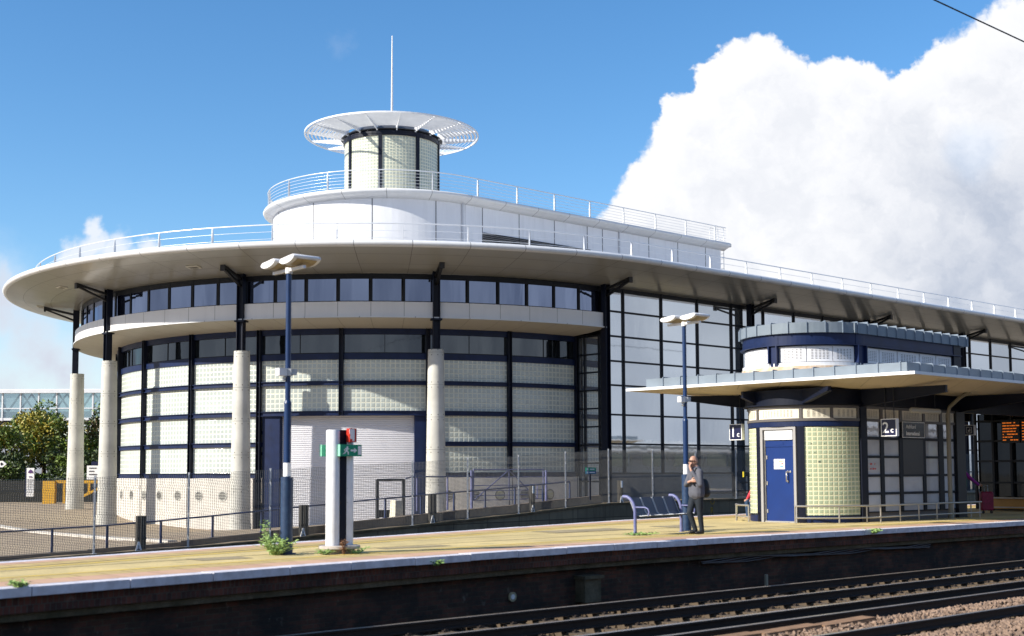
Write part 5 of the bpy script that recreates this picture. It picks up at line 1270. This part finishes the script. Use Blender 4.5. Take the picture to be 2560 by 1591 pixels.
# ------------------------------------------------------------------ people
def blob(name, parts, m, parent, voxel=.012, smooth=6):
    """parts: ('c', p0, r0, p1, r1) tapered capsules or ('e', centre, (rx, ry, rz), (ax, ay)) ellipsoids, fused to one continuous surface"""
    g = MB()
    for q in parts:
        if q[0] == 'c':
            p0, r0, p1, r1 = Vector(q[1]), q[2], Vector(q[3]), q[4]; d = (p1-p0); L = d.length; d = d/L; pts = []; rs = []
            for a in (-80, -50, -25): pts.append(p0 + d*r0*sin(rad(a))); rs.append(r0*cos(rad(a)))
            pts.append(p0); rs.append(r0); pts.append(p1); rs.append(r1)
            for a in (25, 50, 80): pts.append(p1 + d*r1*sin(rad(a))); rs.append(r1*cos(rad(a)))
            g.tube(pts, rs, 12)
        else:
            c = Vector(q[1]); rx, ry, rz = q[2]; ax, ay = (Vector(v) for v in q[3]); az = ax.cross(ay); n, k = 14, 10; vs = []
            for i in range(1, k):
                th = pi*i/k
                for j in range(n): ph = 2*pi*j/n; vs.append(c + ax*rx*sin(th)*cos(ph) + ay*ry*sin(th)*sin(ph) + az*rz*cos(th))
            fs = [(i*n+j, (i+1)*n+j, (i+1)*n+(j+1) % n, i*n+(j+1) % n) for i in range(k-2) for j in range(n)]
            fs += [tuple(range(n)), tuple(reversed(range((k-2)*n, (k-1)*n)))]; g.idx(vs, fs, True)
    o = g.make('tmp', m); md = o.modifiers.new('r', 'REMESH'); md.mode = 'VOXEL'; md.voxel_size = voxel; md.use_smooth_shade = True
    if smooth: ms = o.modifiers.new('s', 'SMOOTH'); ms.factor = .5; ms.iterations = smooth
    bpy.context.view_layer.update(); me = bpy.data.meshes.new_from_object(o.evaluated_get(bpy.context.evaluated_depsgraph_get()))
    bpy.data.objects.remove(o); me.name = name; r = bpy.data.objects.new(name, me); COL.objects.link(r); r.parent = parent
    me.polygons.foreach_set('use_smooth', [True]*len(me.polygons)); return r
def mk(f, root, z0=0.0):
    f = Vector((f[0], f[1], 0)).normalized(); l = Z3.cross(f); root = Vector(root)
    return f, l, (lambda a, b, z: root + f*a + l*b + Z3*(z+z0))
def hand(P, palm, dirf, side, up, curl=.5, s=1.0):
    """palm + five separate fingers; dirf = finger direction, side = thumb side, up = back of hand"""
    dirf = Vector(dirf).normalized(); side = Vector(side).normalized(); up = Vector(up).normalized(); c = Vector(palm); out = [('e', c, (.045*s, .038*s, .018*s), (dirf, side))]
    for k, (off, ln) in enumerate(((.030, .068), (.011, .076), (-.009, .071), (-.028, .056))):
        b = c + dirf*.035*s + side*off*s; m1 = b + (dirf*cos(curl) - up*sin(curl))*ln*.5*s; t = m1 + (dirf*cos(curl*2.2) - up*sin(curl*2.2))*ln*.5*s
        out += [('c', b, .0095*s, m1, .009*s), ('c', m1, .009*s, t, .0075*s)]
    b = c - dirf*.01*s + side*.036*s; m1 = b + (side*.7+dirf*.7)*.036*s; t = m1 + (dirf*.9 - up*.3)*.032*s
    out += [('c', b, .012*s, m1, .011*s), ('c', m1, .011*s, t, .009*s)]
    return out
# standing man, hand at his mouth
t = thing('person', 'bald man in grey jacket and dark jeans standing by the lamp post, hand at mouth', 'person', (4.08, 27.55, 0))
f, l, P = mk((-.93, -.37), (4.02, 27.60, 0))
hc = P(.035, 0, 1.60)
body = [('e', hc, (.098, .078, .118), (f, l)), ('e', P(.075, 0, 1.545), (.062, .058, .075), (f, l)), ('c', P(.0, 0, 1.50), .058, P(-.015, 0, 1.40), .066),
        ('c', P(.125, 0, 1.585), .013, P(.148, 0, 1.560), .017), ('e', P(.10, 0, 1.495), (.032, .035, .025), (f, l)), ('e', P(.118, 0, 1.525), (.018, .028, .010), (f, l)), ('e', P(.120, 0, 1.513), (.016, .024, .009), (f, l)),
        ('e', P(.02, .078, 1.585), (.022, .012, .034), (f, l)), ('e', P(.02, -.078, 1.585), (.022, .012, .034), (f, l)), ('c', P(.105, .03, 1.622), .012, P(.105, -.03, 1.622), .012),
        ('c', P(-.01, 0, 1.42), .10, P(-.02, 0, 1.0), .11), ('c', P(-.01, .17, 1.36), .05, P(.02, .23, 1.10), .042), ('c', P(.02, .23, 1.10), .042, P(.15, .085, 1.40), .028),
        ('c', P(-.01, -.17, 1.36), .05, P(.10, -.20, 1.09), .042), ('c', P(.10, -.20, 1.09), .042, P(.20, .05, 1.14), .028), ('c', P(-.05, .075, .90), .062, P(-.06, .07, .50), .048), ('c', P(-.01, -.075, .90), .062, P(.12, -.06, .50), .048),
        ('c', P(-.06, .07, .5), .048, P(-.11, .06, .10), .036), ('c', P(.12, -.06, .5), .048, P(-.01, -.05, .10), .036)]
body += [('c', P(.15, .085, 1.40), .028, P(.155, .06, 1.45), .026)] + hand(P, P(.158, .045, 1.478), (-.1*f.x, -.1*f.y, 1), -l*1.0 - f*.2, f, .55)
body += [('c', P(.20, .05, 1.14), .028, P(.17, .10, 1.16), .026)] + hand(P, P(.15, .14, 1.17), l - f*.5, Z3, f, .7)
blob('body', body, SKIN, t, .0085, 2)
jk = [('c', P(-.02, 0, 1.37), .14, P(-.03, 0, 1.10), .170), ('c', P(-.03, .05, 1.10), .15, P(-.03, .05, .89), .160), ('c', P(-.03, -.05, 1.10), .15, P(-.03, -.05, .89), .160), ('c', P(-.01, .14, 1.375), .075, P(-.01, -.14, 1.375), .075),
      ('c', P(-.01, .185, 1.36), .070, P(.015, .245, 1.09), .062), ('c', P(.015, .245, 1.09), .062, P(.13, .10, 1.36), .044), ('c', P(-.01, -.185, 1.36), .070, P(.10, -.215, 1.08), .062), ('c', P(.10, -.215, 1.08), .062, P(.19, .02, 1.13), .046),
      ('c', P(-.005, .05, 1.43), .04, P(-.005, -.05, 1.43), .04), ('c', P(.05, 0, 1.42), .03, P(.06, 0, 1.38), .04), ('c', P(.06, .08, 1.1), .05, P(.09, .07, .86), .045), ('c', P(-.12, .1, 1.15), .04, P(-.13, .06, .86), .06)]
jkt = blob('jacket', jk, JACK, t, .014, 4)
blob('jacket_inner', [('c', P(.075, .10, 1.27), .045, P(.118, .09, 1.345), .040), ('c', P(.11, -.20, 1.07), .050, P(.13, -.14, 1.10), .048)], JACKN, jkt, .012, 3)
tr_ = [('e', P(-.03, 0, .86), (.13, .155, .12), (f, l)), ('c', P(-.05, .085, .84), .100, P(-.06, .07, .48), .068), ('c', P(-.01, -.085, .84), .105, P(.12, -.06, .48), .068), ('c', P(-.06, .07, .48), .068, P(-.11, .06, .11), .052), ('c', P(.12, -.06, .48), .068, P(-.01, -.05, .11), .052),
       ('e', P(-.11, .06, .09), (.062, .058, .03), (f, l)), ('e', P(-.01, -.05, .09), (.062, .058, .03), (f, l))]
blob('trousers', tr_, JEAN, t, .014, 4)
for a, b in ((-.115, .06), (-.01, -.05)):
    blob('shoe', [('e', P(a, b, .055), (.06, .045, .05), (f, l)), ('e', P(a+.09, b, .035), (.085, .045, .034), (f, l)), ('c', P(a-.03, b, .014), .014, P(a+.15, b, .014), .014)], SHOE, t, .010, 3)
g = MB(); g.tube([P(.03, .088, 1.60), P(.11, .075, 1.605), P(.135, .045, 1.605)], .008, 6); g.tube([P(.03, -.088, 1.60), P(.11, -.075, 1.605), P(.135, -.045, 1.605)], .008, 6)
for q in (.035, -.035): g.box(P(.138, q, 1.600), l*.027, Z3*.017, f*.004)
g.make('glasses', SHOE, t)
t2 = thing('backpack', 'black backpack on the back of the standing bald man', 'backpack', P(-.2, 0, 1.0))
blob('pack_body', [('e', P(-.215, .02, 1.02), (.11, .13, .20), (f, l)), ('e', P(-.24, .02, .90), (.11, .13, .11), (f, l))], SHOE, t2, .014, 4)
g = MB(); g.tube([P(-.14, .10, 1.16), P(-.08, .13, 1.40), P(.05, .13, 1.44), P(.13, .11, 1.30), P(.12, .14, 1.08), P(-.1, .17, .92)], .014, 6); g.make('strap', SHOE, t2)
# seated person mostly hidden behind the kiosk
t = thing('person', 'person in red jacket and jeans perched on the low rail behind the kiosk left end', 'person', (7.15, 37.5, 0))
f, l, P = mk((-.80, -.60), (7.31, 37.60, 0), -.03)
body = [('e', P(.06, 0, 1.12), (.095, .075, .115), (f, l)), ('c', P(.02, 0, 1.03), .05, P(-.02, 0, .93), .06), ('c', P(-.03, 0, .90), .11, P(-.06, 0, .55), .12), ('c', P(-.06, .09, .52), .08, P(.33, .09, .50), .06), ('c', P(-.06, -.09, .52), .08, P(.33, -.09, .50), .06),
        ('c', P(.33, .09, .5), .055, P(.30, .09, .10), .04), ('c', P(.33, -.09, .5), .055, P(.30, -.09, .10), .04), ('c', P(-.02, .17, .88), .05, P(.10, .22, .64), .04), ('c', P(.10, .22, .64), .04, P(.30, .12, .56), .03), ('e', P(.145, 0, 1.10), (.02, .014, .022), (f, l)), ('c', P(-.02, -.17, .88), .05, P(.10, -.22, .64), .04), ('c', P(.10, -.22, .64), .04, P(.30, -.12, .56), .03)]
body += hand(P, P(.33, .11, .565), f, -l, Z3, .5) + hand(P, P(.33, -.11, .565), f, l, Z3, .5)
blob('body', body, SKIN, t, .011, 3)
blob('jacket', [('c', P(-.03, 0, .88), .14, P(-.06, 0, .60), .15), ('c', P(-.02, .16, .88), .07, P(.09, .225, .65), .062), ('c', P(.09, .225, .65), .06, P(.27, .13, .575), .045), ('c', P(-.02, -.16, .88), .07, P(.09, -.225, .65), .062), ('c', P(.09, -.225, .65), .06, P(.27, -.13, .575), .045)], mat('red cloth', (.50, .04, .06), .8), t, .014, 4)
blob('jeans', [('c', P(-.06, .09, .52), .10, P(.33, .09, .50), .078), ('c', P(-.06, -.09, .52), .10, P(.33, -.09, .50), .078), ('c', P(.33, .09, .5), .075, P(.30, .09, .10), .055), ('c', P(.33, -.09, .5), .075, P(.30, -.09, .10), .055)], mat('blue jeans', (.02, .05, .11), .85), t, .014, 4)
blob('hair', [('e', P(.04, 0, 1.155), (.10, .085, .105), (f, l))], SHOE, t, .012, 3)
for b in (.09, -.09): blob('shoe', [('e', P(.36, b, .04), (.14, .05, .04), (f, l))], mat('pale trainer', (.65, .45, .40), .6), t, .012, 3)
# traveller in the shade with a suitcase
t = thing('person', 'shaded traveller in dark clothes and purple sleeve reaching for the pink suitcase', 'person', (14.35, 39.9, 0))
f, l, P = mk((.95, .1), (14.42, 40.35, 0))
body = [('e', P(.05, 0, 1.55), (.095, .075, .115), (f, l)), ('e', P(.145, 0, 1.53), (.02, .014, .022), (f, l)), ('c', P(.01, 0, 1.47), .05, P(-.01, 0, 1.37), .06), ('c', P(-.01, 0, 1.34), .11, P(-.03, 0, .98), .12), ('c', P(-.02, .08, .9), .08, P(.02, .08, .48), .055), ('c', P(-.02, -.08, .9), .08, P(-.06, -.08, .48), .055),
        ('c', P(.02, .08, .48), .05, P(-.02, .08, .08), .04), ('c', P(-.06, -.08, .48), .05, P(-.1, -.08, .08), .04), ('c', P(.0, -.16, 1.33), .05, P(.20, -.24, 1.12), .042), ('c', P(.20, -.24, 1.12), .042, P(.50, -.16, .92), .03), ('c', P(.0, .16, 1.33), .05, P(.02, .22, 1.05), .042), ('c', P(.02, .22, 1.05), .04, P(.12, .2, .82), .03)]
body += hand(P, P(.55, -.16, .89), f, Z3, l, .8) + hand(P, P(.13, .2, .78), -Z3, f, l, .4)
blob('body', body, SKIN, t, .012, 3)
blob('coat', [('c', P(-.01, 0, 1.34), .13, P(-.03, 0, .92), .16), ('c', P(.0, .15, 1.33), .07, P(.02, .225, 1.05), .06), ('c', P(.02, .225, 1.05), .06, P(.12, .2, .85), .045)], mat('black coat', (.012, .010, .014), .8), t, .014, 4)
blob('purple_sleeve', [('c', P(.02, -.17, 1.33), .068, P(.20, -.245, 1.12), .06), ('c', P(.20, -.245, 1.12), .06, P(.49, -.165, .93), .045)], mat('purple cloth', (.30, .02, .28), .8), t, .014, 4)
blob('trousers', [('c', P(-.02, .08, .9), .10, P(.02, .08, .48), .072), ('c', P(-.02, -.08, .9), .10, P(-.06, -.08, .48), .072), ('c', P(.02, .08, .48), .07, P(-.02, .08, .10), .055), ('c', P(-.06, -.08, .48), .07, P(-.1, -.08, .10), .055)], mat('black coat', (.012, .010, .014), .8), t, .014, 4)
blob('hair', [('e', P(.03, 0, 1.59), (.105, .088, .11), (f, l)), ('c', P(-.05, 0, 1.5), .06, P(-.06, 0, 1.4), .05)], SHOE, t, .012, 3)
for a, b in ((.02, .08), (-.06, -.08)): blob('shoe', [('e', P(a, b, .04), (.13, .05, .04), (f, l))], mat('red shoe', (.4, .02, .03), .5), t, .012, 3)
t = thing('shopping_bag', 'small green bag held by the shaded traveller', 'bag', P(.13, .22, .5))
g = MB(); c = P(-.05, -.25, 1.02); g.box(c, f*.10, l*.05, Z3*.17); g.make('bag_body', mat('green bag cloth', (.01, .20, .09), .6), t); g = MB(); g.tube([c+Z3*.17-f*.06, c+Z3*.28, c+Z3*.17+f*.06], .008, 6); g.make('bag_handle', mat('green bag cloth', (.01, .20, .09), .6), t)
t = thing('suitcase', 'bright pink hard shell suitcase standing in the shade right of the kiosk', 'suitcase', P(.72, -.16, 0))
g = MB(); c = P(.75, -.16, .40); me_ = []
for (w, h) in ((.19, .27), (.21, .29), (.19, .27)): pass
def rbox(g, c, ax, ay, az, hx, hy, hz, r=.05):
    n = 5; pts = []
    for cx, cy, a0 in ((hx-r, hz-r, 0), (-hx+r, hz-r, 90), (-hx+r, -hz+r, 180), (hx-r, -hz+r, 270)):
        for i in range(n+1): a = rad(a0+90*i/n); pts.append((cx+r*cos(a), cy+r*sin(a)))
    q = len(pts); V = []
    for y, s_ in ((-hy, .9), (-hy+.02, 1), (hy-.02, 1), (hy, .9)): V += [c + ax*x_*s_ + az*z_*s_ + ay*y for x_, z_ in pts]
    g.idx(V, [(r_*q+i, r_*q+(i+1) % q, (r_+1)*q+(i+1) % q, (r_+1)*q+i) for r_ in range(3) for i in range(q)], True); g.face(V[:q][::-1]); g.face(V[3*q:])
rbox(g, c, Vector((1, 0, 0)), Vector((0, 1, 0)), Z3, .19, .13, .30); g.make('shell', mat('pink shell', (.34, .006, .06), .4, var=.5, vscale=14), t)
g = MB(); g.tube([c+Z3*.3-f*.06, c+Z3*.50-f*.06, c+Z3*.50+f*.06, c+Z3*.3+f*.06], .009, 6); g.make('pull_handle', GALV, t)
for a in (-.13, .13): g = MB(); g.cyl(Vector((c.x+a, c.y-.08, .045)), Vector((c.x+a, c.y-.04, .045)), .045, n=14); g.box(Vector((c.x+a, c.y-.06, .09)), (.015, 0, 0), (0, .015, 0), (0, 0, .03)); g.make('wheel', SHOE, t)

# ------------------------------------------------------------------ background: footbridge, trees, wall, barrier, signs
t = thing('footbridge', 'white glazed footbridge crossing behind the trees at the left edge', 'footbridge', (-40, 110, 5.9))
YB = 110
g = MB(); g.abox(-62, -8, YB-1.6, YB+1.6, 8.62, 8.80); g.abox(-62, -8, YB-1.75, YB-1.60, 8.45, 8.74); g.make('roof', WHITE, t)
g = MB(); g.abox(-62, -8, YB-1.55, YB-1.40, 6.08, 6.30); g.abox(-62, -8, YB-1.56, YB-1.48, 7.08, 7.17); g.make('chord', WHITE, t)
g = MB(); g.abox(-62, -8, YB-1.4, YB+1.4, 5.80, 6.06); g.make('deck', BLACK, t)
m = bpy.data.materials.new('bridge glass'); m.use_nodes = True; T = NT(m.node_tree); T.n.remove(T.n['Principled BSDF']); out = [n for n in T.n if n.type == 'OUTPUT_MATERIAL'][0]
tr = T.n.new('ShaderNodeBsdfTransparent'); tr.inputs[0].default_value = (.74, .86, .88, 1); gl_ = T.n.new('ShaderNodeBsdfGlossy'); gl_.inputs['Roughness'].default_value = .08; gl_.inputs[0].default_value = (.8, .9, .95, 1); df = T.n.new('ShaderNodeBsdfDiffuse'); df.inputs[0].default_value = (.30, .42, .45, 1)
m1 = T.n.new('ShaderNodeMixShader'); m1.inputs[0].default_value = .35; T.l.new(tr.outputs[0], m1.inputs[1]); T.l.new(gl_.outputs[0], m1.inputs[2]); m2 = T.n.new('ShaderNodeMixShader'); m2.inputs[0].default_value = .22; T.l.new(m1.outputs[0], m2.inputs[1]); T.l.new(df.outputs[0], m2.inputs[2]); T.l.new(m2.outputs[0], out.inputs[0])
x = -61.5
for k in range(34):
    if x > -9: break
    g = MB(); g.abox(x+.05, x+1.50, YB-1.47, YB-1.45, 6.30, 8.45); g.make('window_pane', m, t)
    g = MB(); g.abox(x-.07, x+.05, YB-1.58, YB-1.44, 6.05, 8.5 if k % 1 == 0 else 7.1); g.make('window_post', WHITE, t); x += 1.57
g = MB(); g.abox(-62, -8, YB+1.35, YB+1.40, 6.0, 7.0); g.make('far_parapet', mat('bridge parapet', (.45, .55, .56), .5), t)
STEELG = mat('bridge truss', (.16, .20, .23), .5)
for k in range(17):
    x = -60 + k*3.14
    g = MB(); a_ = Vector((x, YB-1.2, 6.25)); b_ = Vector((x+1.57, YB-1.2, 8.55)); c_ = Vector((x+3.14, YB-1.2, 6.25)); g.beam(a_, b_, .13, .13); g.beam(b_, c_, .13, .13); g.make('diagonal', STEELG, t)
    g = MB(); y2 = Vector((0, 2.3, 0)); g.beam(a_+y2, b_+y2, .12, .12); g.beam(b_+y2, c_+y2, .12, .12); g.make('diagonal', STEELG, t)
g = MB(); g.beam((-48, YB, 5.9), (-41.5, YB, 4.4), .8, 1.0); g.beam((-46.5, YB, 5.6), (-52, YB, 1.5), .8, .8); g.abox(-53, -51, YB-1, YB+1, -1.5, 2.5); g.make('pier', BLACK, t)
g = MB(); g.abox(-62, -30, 128, 131, -2, 4.8); bd = tag(g.make('far_shed', mat('far pale wall', (.30, .33, .38), .7)), 'pale grey shed wall seen far off under the footbridge', 'shed')
def tree(lab, c, r, mats, n, trunk, leaf=.20, seed=1, group=None):
    x, y, z = c; t = thing('broadleaf_tree', lab, 'tree', (x, y, trunk), group='trees behind the car park'); rr = np.random.default_rng(seed)
    g = MB(); g.cyl((x, y, trunk), (x, y, z-.2*r[2]), .22, .12, n=9)
    for k in range(6):
        a = 2*pi*k/6+seed; g.tube([(x, y, z-.6*r[2]), (x+.35*r[0]*cos(a), y+.35*r[1]*sin(a), z), (x+.7*r[0]*cos(a), y+.7*r[1]*sin(a), z+.3*r[2])], [.09, .06, .02], 6)
    g.make('trunk', TREE_T, t)
    cl = [(rr.normal(size=3)) for _ in range(26)]; cl = [v/np.linalg.norm(v)*rr.uniform(.45, .95) for v in cl]; rad_c = rr.uniform(.20, .42, 26)
    parts = [MB() for _ in mats]
    for i in range(n):
        k = rr.integers(26); q = rr.normal(size=3); q = q/np.linalg.norm(q)*rr.uniform(.35, 1)**.5*rad_c[k]; p = (cl[k]+q)*np.array(r)*1.0 + np.array(c)
        if p[2] < trunk: continue
        u = rr.normal(size=3); u /= np.linalg.norm(u); v = np.cross(u, rr.normal(size=3)); v /= np.linalg.norm(v); L = leaf*rr.uniform(.6, 1.2); P = Vector(p); U = Vector(u)*L*.5; Vv = Vector(v)*L*.32
        mi = (k*7+seed) % len(mats) if rr.random() < .8 else rr.integers(len(mats)); parts[mi].face([P-U, P-Vv, P+U, P+Vv])
    allm = MB(); allm.v = []; 
    for mi, q in enumerate(parts):
        b = len(allm.v); allm.v += q.v; allm.f += [tuple(b+j for j in f_) for f_ in q.f]; allm.sm += q.sm; allm.uv += q.uv; allm.mi += [mi]*len(q.f)
    allm.make('crown', mats, t)
tree('rounded green tree rising in front of the footbridge at the left', (-38.3, 100, 5.1), (2.3, 2.0, 2.0), [LEAF, LEAF, LEAFD], 5200, -.5, .26, 1)
tree('yellowing tree left of the outermost concrete column', (-36.6, 98, 4.2), (2.3, 1.8, 2.1), [LEAFY, LEAFY, LEAF], 5200, -.5, .26, 2)
tree('mixed green and yellow tree directly behind the outermost concrete column', (-34.6, 97, 3.4), (2.5, 2.0, 2.6), [LEAF, LEAFY, LEAFD], 5600, -.5, .26, 3)
tree('dark green tree at the extreme left edge', (-40.6, 94, 2.6), (2.8, 2.2, 2.6), [LEAF, LEAFD, LEAFD], 6000, -.5, .24, 4)
tree('russet tinged tree between the two leftmost concrete columns', (-31.8, 99, 3.6), (2.4, 2.0, 2.8), [LEAF, LEAFR, LEAFD], 5600, -.5, .26, 5)
tree('low olive green tree in the middle of the left trees', (-38.2, 95, 3.0), (2.4, 1.8, 2.0), [LEAFY, LEAF, LEAF], 5200, -.5, .24, 9)
for k, (x, y, z, rx, rz, lab) in enumerate(((-38.5, 92.5, 1.2, 3.2, 1.9, 'dark low tree behind the white totem sign at the left'), (-34.0, 93, 1.2, 3.2, 1.9, 'dark low tree behind the yellow barrier'), (-30, 93, 1.4, 2.6, 2.2, 'dark tree in shade right of the yellow barrier'), (-43, 92, 1.3, 2.6, 2.0, 'dark bushy tree below the direction sign at the left edge'))):
    tree(lab, (x, y, z), (rx, 1.6, rz), [LEAFD, LEAFD, LEAF], 5600, -.5, .24, 11+k)
t = thing('boundary_wall', 'long low dark timber boundary wall across the far side of the car park', 'wall', (-35, 89.5, -.5))
g = MB(); g.abox(-60, -22, 89.4, 89.6, -1.2, .95); g.make('boards', mat('dark boards', (.020, .020, .014), .9, var=.5, vscale=1.5), t)
g = MB(); g.abox(-60, -38, 89.36, 89.40, .98, 1.02); g.make('top_rail', GALV, t)
t = thing('yellow_barrier', 'yellow steel height barrier gate beyond the leftmost concrete columns', 'barrier', (-30, 86, -.5))
YM = mat('barrier yellow', (.66, .36, .02), .5, var=.2)
g = MB(); g.abox(-32.05, -31.2, 85.6, 86.0, -.8, .95); g.make('post', YM, t)
g = MB(); g.abox(-31.2, -26.6, 85.75, 85.87, .78, .98); g.abox(-27.9, -27.7, 85.7, 85.9, -.8, 1.0); g.abox(-30.7, -30.55, 85.75, 85.85, -.75, .8); g.beam((-30.6, 85.8, -.72), (-26.8, 85.8, 1.15), .14, .16); g.abox(-29.0, -28.85, 85.75, 85.85, 0, .8); g.cyl((-27.2, 85.8, .9), (-27.2, 85.8, 1.3), .2, n=10); g.make('bar', YM, t)
def board(lab, x0, x1, y, z0, z1, name='totem_sign', dn=0.0, rows=6, crest=None):
    t = thing(name, lab, 'sign', ((x0+x1)/2, y, z0)); g = MB(); g.abox(x0, x1, y, y+.12, z0, z1); g.make('panel', SIGNW, t); return t
t = board('white totem sign with a small dark crest at the far left of the car park', -34.1, -33.55, 88, -.25+.1, 1.85, name='totem_sign')
g = MB(); 
for k in range(9): g.abox(-34.03, -33.62 - (k % 3)*.05, 87.97, 88, 1.02-k*.11, 1.045-k*.11)
g.make('small_print', mat('print grey', (.45, .46, .48), .6), t)
g = MB(); g.face([(-33.97, 87.97, 1.50), (-33.62, 87.97, 1.50), (-33.66, 87.97, 1.66), (-33.80, 87.97, 1.76), (-33.93, 87.97, 1.62)]); g.abox(-33.9, -33.7, 87.96, 88, 1.20, 1.27); g.make('crest', mat('crest violet', (.08, .03, .14), .5), t)
g = MB(); g.abox(-34.16, -34.10, 87.98, 88.12, -.15, 1.85); g.make('navy_edge', SIGNN, t)
t = thing('information_sign', 'white panel sign partly hidden by the second concrete column from the left', 'sign', (-28.9, 88, .2))
g = MB(); g.abox(-29.85, -28.3, 88, 88.1, 1.02, 2.0); g.make('panel', SIGNW, t)
g = MB(); g.cyl((-29.4, 88.15, -.6), (-29.4, 88.15, 2.3), .06, n=8); g.abox(-29.55, -29.0, 88, 88.1, 2.02, 2.28); g.make('post', SIGNN, t)
g = MB(); 
for k, w in enumerate((.5, .35, .55)): g.abox(-29.7, -29.7+w, 87.97, 88, 1.80-k*.22, 1.86-k*.22)
g.make('print', mat('print dark', (.05, .05, .06), .6), t)
t = thing('direction_sign', 'white arrow shaped direction sign cut by the left picture edge', 'sign', (-36, 86, 2))
g = MB(); V = [(-37.0, 2.33), (-34.95, 2.33), (-34.7, 2.12), (-34.95, 1.90), (-37.0, 1.90)]; vs = [(a, 86.0, b) for a, b in V]+[(a, 86.06, b) for a, b in V]; g.idx(vs, [(0, 1, 2, 3, 4), (9, 8, 7, 6, 5)]+[(i, 5+i, 5+(i+1) % 5, (i+1) % 5) for i in range(5)]); g.make('arrow_panel', SIGNW, t)
g = MB(); g.abox(-36.6, -35.4, 85.98, 86, 2.17, 2.24); g.abox(-36.6, -35.7, 85.98, 86, 2.02, 2.09); g.face([(-35.05, 85.98, 2.24), (-34.9, 85.98, 2.12), (-35.05, 85.98, 2.0), (-35.12, 85.98, 2.12)]); g.make('print', SIGNK, t)
g = MB(); g.cyl((-36.5, 86.1, -.7), (-36.5, 86.1, 2.4), .05, n=8); g.make('post', GALV, t)

# ------------------------------------------------------------------ the station building on the photographer's side (seen only mirrored in the glass)
t = thing('opposite_building', 'long low station building behind the photographer, mirrored faintly in the glazed facade', 'building', SO(40, 18, -1))
g = MB(); g.ebox(SO(60, 20, 1.7), 190, 11, 5.6); g.make('wall', mat('blue grey cladding', (.50, .56, .64), .7, var=.3, vscale=.4), t)
g = MB(); g.ebox(SO(60, 19, 4.8), 194, 14.5, .55); g.ebox(SO(60, 10.6, 3.9), 190, 4.6, .3); g.make('roof', mat('pale roof edge', (.62, .63, .64), .5, var=.2, vscale=.5), t)
for k in range(30): g = MB(); g.ebox(SO(-30+k*6, 14.46, 2.9), 4.2, .1, 1.5); g.make('window', GLD, t)

# ------------------------------------------------------------------ parts keep their place under each thing's base
bpy.context.view_layer.update()
for r in WORLDT:
    inv = Matrix.Translation(-r.location)
    for ch in r.children: ch.matrix_parent_inverse = inv
scn.render.engine = 'CYCLES'
scn.cycles.max_bounces = 6; scn.cycles.transparent_max_bounces = 8; scn.cycles.use_denoising = True
